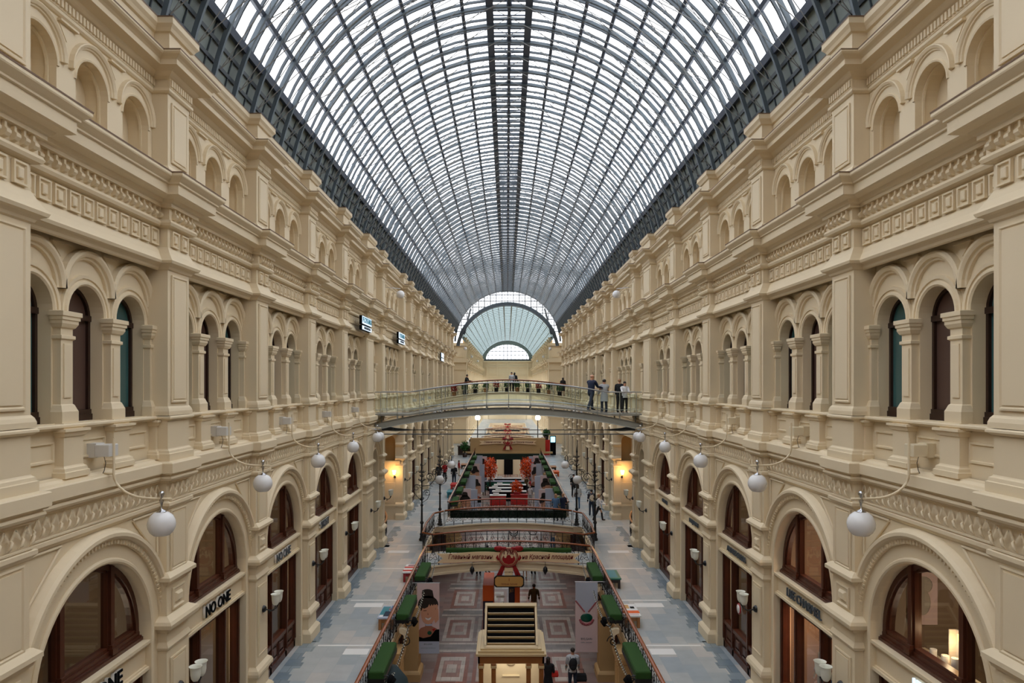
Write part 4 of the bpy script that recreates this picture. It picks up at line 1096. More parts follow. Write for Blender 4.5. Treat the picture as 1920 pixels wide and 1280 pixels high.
for k, txt, s, mm, lab in ((3, 'IENA', .34, 'signlit', 'glowing white raised lettering over the nearest arch on the right'), (4, 'LISE CHARMEL', .3, 'steel_dk', 'slim grey LISE CHARMEL lettering over the second arch on the right'),
                          (5, 'ANDRES SARDA', .24, 'steel_dk', 'grey ANDRES SARDA lettering over the third arch on the right'), (6, 'MARJOLAINE', .22, 'steel_dk', 'small grey lettering over the fourth arch on the right'), (7, 'CHANTAL', .22, 'steel_dk', 'small grey lettering over the fifth arch on the right')):
    wall_text(1, bc(k), -5.24, 7.03, txt, s, mm, lab, depth=.02, sx=1.0)
for Y0, W_, Hh, z, lab in ((32.0, 2.1, .62, 2.8, 'lit two-row bookshop sign box on the left frieze, nearest of three'), (42.6, 2.4, .66, 2.85, 'lit sign box on the left frieze beyond the glass footbridge, second of three'), (69.4, 2.6, .8, 2.8, 'small distant lit sign box on the left frieze, third of three')):
    r = root('lit_sign_box', (-6.55, Y0, z), label=lab, cat='sign')
    m = MB().mat('black'); m.box(-.12, .0, -W_ / 2, W_ / 2, -.06, Hh / 2 + .02); m.box(-.12, 0, -W_ / 2, W_ / 2, -Hh / 2, -.1); m.build('case', r)
    m = MB().mat('signlit'); m.box(0, .02, -W_ / 2 + .03, W_ / 2 - .03, -.03, Hh / 2); m.box(0, .02, -W_ / 2 + .03, W_ / 2 - .03, -Hh / 2 + .02, -.12); m.build('lit_face', r)
    if Y0 < 60:
        letters('РЕСПУБЛИКА', .33, 'teal_top', r, (.03, 0, .13), (pi / 2, 0, pi / 2), depth=.006, sx=.9)
        letters('КНИЖНЫЙ МАГАЗИН', .15, 'steel_dk', r, (.03, 0, -.21), (pi / 2, 0, pi / 2), depth=.006, sx=.9)

# ------------------------------------------------------------------ people
def skin_mesh(chains, extra=None, levels=1):
    """grow one surface over connected joints: chains = list of (points, radii); shared first point joins them"""
    vs, es, rs, idx = [], [], [], {}
    for pts, rad in chains:
        prev = None
        for p, r in zip(pts, rad):
            key = tuple(round(c, 4) for c in p)
            if key not in idx: idx[key] = len(vs); vs.append(p); rs.append(r)
            i = idx[key]
            if prev is not None and prev != i: es.append((prev, i))
            prev = i
    me = bpy.data.meshes.new('grown'); me.from_pydata(vs, es, [])
    o = bpy.data.objects.new('grown', me); COL.objects.link(o)
    md = o.modifiers.new('skin', 'SKIN'); md.use_smooth_shade = True
    if not me.skin_vertices: return None
    for i, sv in enumerate(me.skin_vertices[0].data):
        r = rs[i]; sv.radius = r if isinstance(r, tuple) else (r, r); sv.use_root = (i == 0)
    if levels: o.modifiers.new('sub', 'SUBSURF').levels = levels
    dg = bpy.context.evaluated_depsgraph_get(); dg.update()
    out = bpy.data.meshes.new_from_object(o.evaluated_get(dg)); bpy.data.objects.remove(o); bpy.data.meshes.remove(me)
    out.shade_smooth(); return out

def ensure_skin():
    me = bpy.data.meshes.new('probe'); me.from_pydata([(0, 0, 0), (0, 0, 1)], [(0, 1)], []); o = bpy.data.objects.new('probe', me); COL.objects.link(o)
    o.modifiers.new('skin', 'SKIN'); n = len(me.skin_vertices); bpy.data.objects.remove(o); bpy.data.meshes.remove(me); return n
HAS_SKIN = ensure_skin()

def person(loc, rz, label, top='greycl', low='denim', hair='hair_dk', h=1.75, skin='skin', walk=0.0, arms=((.1, .05), (.1, .05)), coat=False, longhair=False, dress=False, bald=False, lean=0.0, shoes='blackcl', pack=None, bulk=1.0):
    """figure facing -y before rotation (towards the camera at rz=0); arms: (forward swing, outward) per side; walk = half stride"""
    k = h / 1.75
    r = root('person', loc, label=label, cat='person', rz=rz); r.scale = (k * bulk, k * bulk, k); bulk = 1.0
    hipz, ns = .93, -lean
    def Y(z): return ns * max(0, z - hipz) * .9
    hips = (0, 0, hipz)
    legs = []
    for s in (-1, 1):
        st = walk * s; kn = (s * .1, -st * .55 - .02, .5); an = (s * .11, -st + (.06 if walk else 0), .09 + abs(walk) * .02); toe = (an[0] + s * .02, an[1] - .15, .04)
        legs.append(([hips, (s * .095, -st * .1, .86), kn, an, toe], s))
    shz = 1.42; sh = lambda s: (s * .185, Y(shz), shz)
    armp = []
    for s, (fw, out_) in zip((-1, 1), arms):
        e = (s * (.205 + out_ * .5), Y(1.15) - fw * .35 + .02, 1.14 + fw * .05); w = (s * (.2 + out_ * .8), Y(.95) - fw * .9 - .03, .9 + fw * .42)
        d = [w[i] - e[i] for i in range(3)]; L = math.sqrt(sum(c * c for c in d)); d = [c / L for c in d]; hand = tuple(w[i] + d[i] * .08 for i in range(3))
        armp.append((sh(s), e, w, hand, d, s))
    neck = (0, Y(1.5), 1.5); hc = (0, Y(1.62) - .02, 1.63)
    body = [([hips, (0, Y(1.1), 1.12), (0, Y(1.32), 1.34), (0, Y(1.45), 1.45), neck, (0, Y(1.55) - .01, 1.56), (hc[0], hc[1], 1.64), (hc[0], hc[1] + .005, 1.70)], [(.11, .08), (.115, .09), (.13, .1), (.09, .07), .052, (.07, .075), (.078, .092), (.06, .07)])]
    for pts, s in legs: body.append((pts, [(.11, .08), .07, .05, .038, .03]))
    for a in armp: body.append(([(0, Y(1.45), 1.45), a[0], a[1], a[2], a[3]], [(.09, .07), .05, .038, .027, (.034, .018)]))
    me = skin_mesh(body); me.materials.append(M[skin])
    b = link('body', me, r)
    m = MB().mat(skin)                       # hands' fingers, nose, ears
    for a in armp:
        w, hnd, d, s = a[2], a[3], a[4], a[5]
        for i, (q, L) in enumerate(((-.024, .07), (-.008, .08), (.008, .075), (.024, .06))):
            p0 = (hnd[0], hnd[1] + q, hnd[2]); p1 = (hnd[0] + d[0] * L * .6 - s * .006, p0[1] + d[1] * L * .6, hnd[2] + d[2] * L * .6); p2 = (p1[0] - s * .02, p1[1] + d[1] * L * .4, p1[2] + d[2] * L * .4)
            m.tube([p0, p1, p2], [.0095, .009, .006], 5)
        t0 = (w[0], w[1] - .015, w[2]); m.tube([t0, (t0[0] - s * .012, t0[1] - .035, t0[2] + d[2] * .04), (t0[0] - s * .02, t0[1] - .04, t0[2] + d[2] * .075)], [.012, .011, .008], 5)
    m.tube([(0, hc[1] - .085, 1.655), (0, hc[1] - .108, 1.625), (0, hc[1] - .088, 1.612)], [.008, .014, .01], 5)
    for s in (-1, 1): m.ball((s * .078, hc[1] + .005, 1.635), .022, 6, 5, (.4, .7, 1.2))
    m.build('face_and_fingers', b)
    m = MB().mat('black')
    for s in (-1, 1): m.ball((s * .03, hc[1] - .082, 1.65), .007, 6, 4, (1.3, .6, .7))
    m.mat('maroon'); m.ball((0, hc[1] - .083, 1.585), .02, 6, 4, (1, .4, .3)); m.build('eyes_and_mouth', b)
    # hair
    m = MB().mat(skin if bald else hair)
    m.ball((0, hc[1] + .026, 1.676), .1, 12, 8, (.9, 1.0, .88) if not bald else (.8, .9, .8))
    if longhair:
        m.ball((0, hc[1] + .055, 1.57), .1, 10, 8, (.9, .6, 1.4)); m.ball((0, hc[1] + .07, 1.46), .085, 10, 8, (1.0, .5, 1.3))
    m.build('hair', r)
    # clothes
    hem = .6 if coat else .86
    def loft(m, rings, n=16):
        m.smooth = True; m.loops([[(cx + rx * cos(2 * pi * j / n), cy + ry * sin(2 * pi * j / n), z) for j in range(n)] for cx, cy, z, rx, ry in rings], True); m.smooth = False
    m = MB().mat(top)
    w_ = .185 if coat else .168
    rg = [(0, 0, hem, w_, .13), (0, Y(.9), .92, w_ - .01, .132), (0, Y(1.05), 1.05, .152, .12), (0, Y(1.2), 1.2, .165, .128), (0, Y(1.34), 1.34, .185, .128), (0, Y(1.41), 1.41, .19, .115), (0, Y(1.455), 1.455, .15, .09), (0, Y(1.49), 1.49, .07, .065), (0, Y(1.5), 1.505, .055, .055)]
    loft(m, rg)
    for a in armp:
        s_, e_, w2_ = a[0], a[1], a[2]
        m.ball((s_[0] * .98, s_[1], s_[2] - .02), .075, 10, 8)
        m.tube([(0, s_[1], 1.455), (s_[0] * .55, s_[1], 1.45), (s_[0], s_[1], 1.41)], [.06, .062, .075], 10)
        mid = lambda p, q, t: tuple(p[i] + (q[i] - p[i]) * t for i in range(3))
        m.tube([(s_[0] * .9, s_[1], s_[2] - .0), mid(s_, e_, .25), e_, mid(e_, w2_, .5), mid(e_, w2_, .95)], [.06, .07, .056, .05, .042], 10)
    m.build('coat' if coat else 'shirt', r)
    if dress:
        m = MB().mat(low); m.lathe(0, 0, [(.15, 1.02), (.172, .9), (.2, .7), (.22, .5), (.2, .49), (.05, .8)], 14); m.build('skirt', r)
    else:
        m = MB().mat(low)
        loft(m, [(0, 0, 1.02, .145, .11), (0, 0, .94, .165, .12), (0, 0, .86, .17, .122), (0, 0, .8, .14, .11), (0, 0, .77, .06, .06)])
        for pts, s in legs:
            k_, an_ = pts[2], pts[3]
            m.tube([(s * .08, 0, .9), (s * .092, k_[1] * .35, .76), k_, ((k_[0] + an_[0]) / 2, (k_[1] + an_[1]) / 2 + .01, (k_[2] + an_[2]) / 2), (an_[0], an_[1], an_[2] - .02)], [.09, .09, .066, .062, .056], 12)
        m.build('trousers', r)
    for pts, s in legs:
        a = pts[3]; m = MB().mat(shoes); m.ball((a[0], a[1] - .07, .045), .05, 10, 6, (.85, 2.6, .85)); m.build('shoe', r)
    if pack:
        m = MB().mat(pack); m.ball((0, .17, 1.2), .16, 12, 8, (1.0, .62, 1.45)); m.ball((0, .24, 1.08), .1, 8, 6, (1.1, .5, 1)); bp = m.build('backpack', r)
        m = MB().mat(pack)
        for s in (-1, 1): m.tube([(s * .09, .13, 1.38), (s * .1, 0, 1.5), (s * .1, -.12, 1.38), (s * .13, .05, 1.1)], .014, 5)
        m.build('strap', bp)
    return r

def hand_bag(loc, label, m_, sc=1.0, cat='bag'):
    r = root('hand_bag', loc, label=label, cat=cat); m = MB().mat(m_)
    w = .17 * sc; d = .05 * sc; t = .26 * sc
    m.loops([[(x * a, y * b, z) for x, y in ((-w, -d), (w, -d), (w, d), (-w, d))] for a, b, z in ((.9, 1.2, 0), (1.05, 1.5, t * .3), (.95, 1, t * .8), (.8, .3, t))], True); m.quad((-w, -d, 0), (w, -d, 0), (w, d, 0), (-w, d, 0)); m.build('bag_body', r)
    m = MB().mat(m_); m.tube([(-w * .5, 0, t * .9), (-w * .4, 0, t * 1.5), (w * .4, 0, t * 1.5), (w * .5, 0, t * .9)], .009, 5); m.build('handle', r); return r

gz0 = lambda x: gbz(x)
ppl = [
 ((4.32, 36.3, gz0(4.32)), pi - .85, 'balding man in navy jacket and dark trousers leaning at the glass footbridge rail', dict(top='navy', low='denim', hair='hair_gr', bald=True, h=1.86, arms=((.5, .02), (.45, .02)), walk=.26, lean=.1, bulk=1.18)),
 ((5.05, 36.6, gz0(5.05)), pi + .2, 'person in long pale grey coat beside the man in navy jacket', dict(top='greycl', low='denim', h=1.76, coat=True, bulk=1.12, arms=((.3, .0), (.2, .0)))),
 ((6.02, 35.95, gz0(6.02)), .15, 'woman in white blouse and black trousers facing the camera on the glass footbridge', dict(top='whitecl', low='blackcl', h=1.64, longhair=True, hair='hair_dk', arms=((.6, -.02), (.55, 0)))),
 ((5.88, 36.75, gz0(5.88)), 2.6, 'fair-haired person standing behind the woman in white blouse', dict(top='blackcl', low='blackcl', h=1.78, hair='hair_bl')),
 ((-3.95, 64.6, -1.35 + zz(-3.95)), 1.2, 'man in black leaning on the rail of the old footbridge', dict(top='blackcl', low='blackcl', h=1.85, lean=.25, arms=((.7, .05), (.6, .05)))),
 ((.35, 64.7, -1.35 + zz(.35)), .2, 'person in grey at the crown of the old footbridge', dict(top='steel_cl' if False else 'greycl', low='blackcl', h=1.82)),
 ((.62, 65.1, -1.35 + zz(.62)), 2.9, 'dark-haired person in black at the crown of the old footbridge', dict(top='blackcl', low='blackcl', h=1.8, longhair=True)),
 ((5.15, 65.0, -1.35 + zz(5.15)), pi, 'woman in short black dress on the right part of the old footbridge', dict(top='blackcl', low='blackcl', h=1.75, dress=True, longhair=True)),
 ((5.82, 44.6, F2), 1.35, 'woman in white top and black trousers striding along the right gallery', dict(top='whitecl', low='blackcl', h=1.7, hair='hair_bl', walk=.3, arms=((.5, .0), (-.2, .05)), longhair=True)),
 ((5.55, 46.2, F2), pi, 'person in checked navy shirt with a rucksack on the right gallery', dict(top='navy', low='denim', h=1.76, pack='beige', walk=.1)),
 ((4.9, 48.8, F2), pi + .1, 'woman in grey cardigan and light jeans on the right gallery', dict(top='greycl', low='ltdenim', h=1.72, longhair=True)),
 ((5.1, 54, F2), .2, 'person all in black farther down the right gallery', dict(top='blackcl', low='blackcl', h=1.78)),
 ((3.0, 43.9, F2 + .1), pi - .2, 'woman with light brown hair and denim jacket at the second bridge railing', dict(top='ltdenim', low='denim', h=1.72, hair='hair_bl', longhair=True, lean=.1)),
 ((3.5, 44.3, F2 + .1), pi + .3, 'person in slate jacket beside the denim jacket woman', dict(top='navy', low='denim', h=1.7, hair='hair_bl')),
 ((-6.1, 61.2, F2), .3, 'person in dark coat on the left gallery by the wall, closer of two', dict(top='blackcl', low='denim', h=1.78, coat=True)),
 ((-5.7, 62.6, F2), -.4, 'person in red scarf and black coat behind the closer one, left gallery', dict(top='redcl', low='blackcl', h=1.75)),
 ((-4.7, 60.4, F2), pi, 'person in black jacket and dark jeans near the left railing', dict(top='blackcl', low='denim', h=1.8, walk=.1)),
 ((-4.7, 66.5, F2), 1.4, 'seated-height person in pink near the left railing', dict(top='redcl', low='beige', h=1.5, longhair=True)),
 ((2.5, 27.2, F1), pi, 'man in pale grey shirt with a black backpack walking away on the ground floor', dict(top='greycl', low='denim', h=1.8, pack='blackcl', walk=.08)),
 ((1.5, 26.6, F1), pi - .1, 'woman with long black hair in a black dress on the ground floor', dict(top='blackcl', low='blackcl', h=1.68, longhair=True, dress=True, arms=((.1, .03), (.2, .16)))),
 ((1.32, 36.1, F1), pi, 'person in olive brown jacket carrying a coral shopping bag', dict(top='olive', low='beige', h=1.76, walk=.1, arms=((.1, .1), (.1, .08)), skin='skin_dk')),
 ((-.85, 27.5, F1), .1, 'man in black suit partly hidden behind the wooden pavilion', dict(top='blackcl', low='blackcl', h=1.8)),
 ((2.35, 50.5, F1), pi, 'person in white shirt on the ground floor past the bridges', dict(top='whitecl', low='greycl', h=1.72)),
 ((3.3, 51.5, F1), .3, 'fair-haired person in cream top on the ground floor past the bridges', dict(top='beige', low='ltdenim', h=1.7, hair='hair_bl', longhair=True)),
 ((-1.9, 44.2, F1), .2, 'ground-floor shopper in black trousers under the banner bridge, farthest left', dict(top='greycl', low='blackcl', h=1.72)),
 ((-1.35, 44.8, F1), .5, 'ground-floor shopper in dark coat left of the orange stand', dict(top='navy', low='blackcl', h=1.75, coat=True)),
 ((1.05, 43.6, F1), -.4, 'ground-floor shopper in dark skirt right of the hanging signboard', dict(top='blackcl', low='blackcl', h=1.7, dress=True)),
 ((1.6, 44.4, F1), 2.8, 'ground-floor shopper in black jeans farthest right under the banner bridge', dict(top='navy', low='blackcl', h=1.76)),
 ((-2.6, 76.0, F1), .2, 'dark-clad visitor left of the market counters', dict(top='blackcl', low='blackcl', h=1.78)),
 ((2.6, 77.0, F1), pi, 'visitor in red top right of the market counters', dict(top='redcl', low='denim', h=1.7, longhair=True)),
 ((2.1, 78.5, F1), .6, 'visitor in olive jacket right of the market counters', dict(top='olive', low='denim', h=1.75)),
 ((2.3, 71.5, F1), pi, 'visitor in white hat and shirt in front of the market counters', dict(top='whitecl', low='greycl', h=1.7, hair='hair_gr')),
 ((-3.0, 71.0, F1), 2.5, 'visitor in grey on the left in front of the market counters', dict(top='greycl', low='blackcl', h=1.72)),
 ((4.6, 93, F2), 0, 'distant walker in navy on the right gallery', dict(top='navy', low='navy', h=1.75)),
 ((-4.9, 93, F2), 0, 'distant walker in black on the left gallery', dict(top='blackcl', low='blackcl', h=1.75)),
 ((5.0, 97, F2), 0, 'distant walker in grey on the right gallery', dict(top='greycl', low='denim', h=1.75)),
]
for loc, rz, lab, kw in ppl: person(loc, rz, lab, **kw)
hand_bag((1.74, 26.62, F1 + .92), 'crimson shoulder bag at the hip of the woman in the black dress', 'brred', .9)
hand_bag((1.02, 36.1, F1 + .38), 'coral paper shopping bag held by the person in olive jacket', 'orange', 1.25)
hand_bag((2.84, 27.2, F1 + .5), 'black holdall carried by the man with the backpack', 'blackcl', 1.2)

# ------------------------------------------------------------------ ribbon banners on the bridges
def ribbon(Y0, zc, halfw, text_l, text_r, lab, sc=1.0, detail=True):
    r = root('ribbon_banner', (0, Y0, zc), label=lab, cat='banner', group='ribbon banners on the bridges')
    hh = .23 * sc; N = 30
    for s, txt in ((-1, text_l), (1, text_r)):
        m = MB().mat('ribbon')
        xs_ = [s * (.42 + (halfw - .42) * i / N) for i in range(N + 1)]
        wv = [.035 * sin(i / N * 5.5) * sc - .03 * (i / N) for i in range(N + 1)]
        for i in range(N):
            a, b = xs_[i], xs_[i + 1]
            ta, tb = hh + wv[i], hh + wv[i + 1]; ba, bb_ = -hh + wv[i], -hh + wv[i + 1]
            if i >= N - 3:        # swallow tail
                fa, fb = (i - (N - 3)) / 3, (i + 1 - (N - 3)) / 3
                for u0, u1, v0, v1 in ((ta, wv[i] + .0 + hh * fa, tb, wv[i + 1] + hh * fb), (wv[i] - hh * fa, ba, wv[i + 1] - hh * fb, bb_)):
                    m.add([(a, -.02, u0), (b, -.02, v0), (b, -.02, v1), (a, -.02, u1), (a, .02, u0), (b, .02, v0), (b, .02, v1), (a, .02, u1)], [(0, 1, 2, 3), (7, 6, 5, 4), (0, 4, 5, 1), (2, 6, 7, 3), (1, 5, 6, 2)])
            else:
                m.add([(a, -.02, ta), (b, -.02, tb), (b, -.02, bb_), (a, -.02, ba), (a, .02, ta), (b, .02, tb), (b, .02, bb_), (a, .02, ba)], [(0, 1, 2, 3), (7, 6, 5, 4), (0, 4, 5, 1), (2, 6, 7, 3)])
        m.build('ribbon_half', r)
        letters(txt, .3 * sc, 'maroon', r, (s * (halfw * .535), -.03, .01), (pi / 2, 0, 0), depth=.006, shear=.28, sx=.84 if s < 0 else .8, off=.004)
        m = MB().mat('red'); m.tube([(x, -.022, -hh + w_) for x, w_ in zip(xs_[:-3], wv[:-3])], .008, 4); m.build('red_edging', r)
    m = MB().mat('ribbon'); R = .47 * sc
    m.lathe(0, 0, [(.001, -.07), (R, -.07), (R, .02)], 28, 'y')
    m.box(-.2 * sc, .2 * sc, -.07, 0, -.95 * sc, -.5 * sc)
    e = m.build('emblem_disc', r)
    m = MB().mat('red')
    for q, w_ in ((R * .99, .035), (R * .84, .016)):
        m.lathe(0, 0, [(q - w_, -.075), (q - w_, -.1), (q, -.1), (q, -.075)], 28, 'y')
    # arcade silhouette, domes and basket curve
    m.prism([(-.3, -.12), (-.3, -.02), (-.24, .1), (-.2, -.02), (-.12, -.02), (-.1, .06), (-.05, .12), (.05, .12), (.1, .06), (.12, -.02), (.2, -.02), (.24, .1), (.3, -.02), (.3, -.12), (.2, -.26), (0, -.32), (-.2, -.26)], 'y', -.1, -.075)
    m.build('emblem_drawing', e)
    letters('ГУМ', .3 * sc, 'maroon', e, (0, -.09, .25 * sc), (pi / 2, 0, 0), depth=.02, sx=.78, off=.01)
    for s in (-1, 1):
        m = MB().mat('red')
        m.ball((s * .48 * sc, -.04, .42 * sc), .17 * sc, 12, 8, (1.3, .35, .8)); m.ball((s * .26 * sc, -.06, .44 * sc), .12 * sc, 10, 6, (1.4, .35, .6))
        m.prism([(s * .18 * sc, -.45 * sc), (s * .34 * sc, -.4 * sc), (s * .6 * sc, -.9 * sc), (s * .45 * sc, -.86 * sc), (s * .36 * sc, -1.0 * sc)], 'y', -.04, .01)
        m.tube([(s * R, -.03, -.12), (s * (R + .09), -.05, -.02), (s * (R + .06), -.03, .1)], [.07, .06, .02], 6)
        m.build('bow', r)
    return r
rb = ribbon(33.18, -8.22, 3.45, 'Главный магазин', 'на Красной площади', 'cream ribbon banner with red lettering on the nearest stone bridge')
letters('НА СЧАСТЬЕ', .08, 'maroon', rb, (0, -.08, -.7), (pi / 2, 0, 0), depth=.004)
ribbon(84.7, -6.95, 3.5, 'Главный магазин', 'на Красной площади', 'small cream ribbon banner on the cream parapet at the end of the long well')
ribbon(119.93, -8.25, 3.2, 'Главный магазин', 'на Красной площади', 'tiny cream ribbon banner on a bridge beyond the long well', detail=False)
ribbon(139.93, -8.25, 3.2, 'Главный магазин', 'на Красной площади', 'farthest tiny cream ribbon banner', detail=False)
r = root('bridge_parapet', (0, 85.0, -8.2), label='cream parapet box carrying the second ribbon banner', cat='parapet')
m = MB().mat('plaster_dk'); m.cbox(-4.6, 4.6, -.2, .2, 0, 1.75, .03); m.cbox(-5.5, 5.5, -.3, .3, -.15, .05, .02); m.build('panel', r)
m = MB().mat('hedge'); m.box(-3.9, 3.9, -.5, -.3, -.85, -.15); m.build('green_valance', r)
# hanging signboard under the emblem
r = root('hanging_signboard', (0.02, 33.1, -9.36), label='gilded hanging signboard with clipped corners under the nearest emblem', cat='sign')
c_ = .1; W_, H_ = .72, .28
oct_ = lambda w, h, c: [(-w + c, -h), (w - c, -h), (w, -h + c), (w, h - c), (w - c, h), (-w + c, h), (-w, h - c), (-w, -h + c)]
m = MB().mat('iron'); m.prism(oct_(W_, H_, c_), 'y', -.02, .03); m.build('frame', r)
m = MB().mat('signgold'); m.prism(oct_(W_ - .05, H_ - .05, c_), 'y', -.035, -.015); m.build('board', r)
letters('1', .2, 'maroon', r, (0, -.04, .08), (pi / 2, 0, 0), depth=.004); letters('ПЕРВАЯ ЛИНИЯ', .1, 'maroon', r, (0, -.04, -.13), (pi / 2, 0, 0), depth=.004)
m = MB().mat('iron'); 
for s in (-1, 1): m.tube([(s * .4, 0, H_), (s * .3, .12, .75)], .012, 4)
m.build('hanger_chain', r)
# green turf roll behind the ribbon
tag(MB().mat('turf').prism([(33.22, -8.02), (33.34, -8.02), (33.36, -7.86), (33.3, -7.8), (33.22, -7.86)], 'x', -3.0, 3.0).build('turf_roll'), label='long strip of green turf above the ribbon on the nearest bridge', cat='turf strip')
for s in (-1, 1):
    r = root('pendant_lantern', (s * 1.75, 33.2, -8.75), label=f'small black lantern under the nearest bridge, {SIDE[s]} of the emblem', cat='lantern')
    m = MB().mat('iron'); m.lathe(0, 0, [(.001, .1), (.03, .08), (.1, 0), (.12, -.12), (.06, -.24), (.001, -.34)], 8); m.tube([(0, 0, .1), (0, 0, .3)], .01, 4); m.build('lantern_body', r)

# ------------------------------------------------------------------ turf boxes, string lights, spotlight brackets
TB = {}
for sd in (-1, 1):
    for i, y in enumerate([15.6, 20.4, 25.25, 30.1] + [48.5 + 4.87 * j for j in range(7)]):
        lab = f'green turf box on the {SIDE[sd]} railing, {ORD[i]} from the camera'
        if sd not in TB:
            r = root('turf_box', (sd * 3.72, y, -8.26), cat='planter', group='green turf boxes hung inside the railings'); tag(r, label=lab); TB[sd] = r
            m = MB().mat('iron'); m.box(-.23, .23, -1.15, 1.15, -.02, .1); m.tube([(sd * .2, -1.0, .1), (sd * .22, -1.0, .3)], .02, 4); m.tube([(sd * .2, 1.0, .1), (sd * .22, 1.0, .3)], .02, 4); m.build('trough', r)
            m = MB().mat('turf'); m.cbox(-.22, .22, -1.14, 1.14, .1, .3, .03); m.build('turf', r)
        else: dup(TB[sd], (sd * 3.72, y, -8.26), label=lab)
for sd in (-1, 1):
    for a, b, w in ((19.3, 24.1, 'nearest'), (24.1, 29.0, 'second'), (14.4, 19.3, 'closest to the camera'), (29.0, 33.0, 'last before the banner bridge')):
        r = root('string_lights', (sd * 3.5, a, -8.35), label=f'bulb garland under the turf boxes, {SIDE[sd]} side, {w}', cat='string lights')
        f = lambda t: (0, (b - a) * t, -.35 * (1 - (2 * t - 1) ** 2))
        m = MB().mat('iron'); m.tube([f(i / 24) for i in range(25)], .012, 4); m.build('cable', r)
        for i in range(48):
            p = f((i + .5) / 48); p = (p[0] + .02 * (-1) ** i, p[1], p[2] - .03)
            if 'bulb' not in PARTS: m = MB().mat('tulip'); m.ball((0, 0, 0), .024, 6, 4); PARTS['bulb'] = m.build('bulb', r, p)
            else: o = PARTS['bulb'].copy(); COL.objects.link(o); o.parent = r; o.location = p
    for n, y in enumerate((19.3, 24.1, 29.0)):
        r = root('spotlight_bracket', (sd * 3.72, y, -8.6), label=f'scrolled bracket with two black spotlights, {SIDE[sd]} side, {ORD[n]} from the camera', cat='light bracket')
        m = MB().mat('plaster'); q_ = -sd; m.prism([(q_ * a, b) for a, b in ((.1, -.2), (.05, -.05), (-.08, .02), (-.1, .16), (.05, .18), (.2, .1), (.2, .02))], 'y', -.1, .1); m.build('corbel', r)
        m = MB().mat('iron'); scroll(m, (-sd * .25, 0, .35), .2, 1.5, 0, (1, 0), .018); scroll(m, (-sd * .1, 0, -.3), .22, 1.5, pi, (1, 0), .018, -1); m.tube([(0, 0, .3), (-sd * .3, 0, .45), (-sd * .42, 0, .42)], .018, 5); m.build('scroll_arm', r)
        for q in (-1, 1):
            m = MB().mat('black'); m.lathe(0, 0, [(.001, -.12), (.05, -.12), (.07, -.02), (.085, .1), (.001, .08)], 12, 'y'); o = m.build('spotlight', r, (-sd * .42, q * .16, .38 - .1 * q)); o.rotation_euler = (.5, 0, .3 * sd)

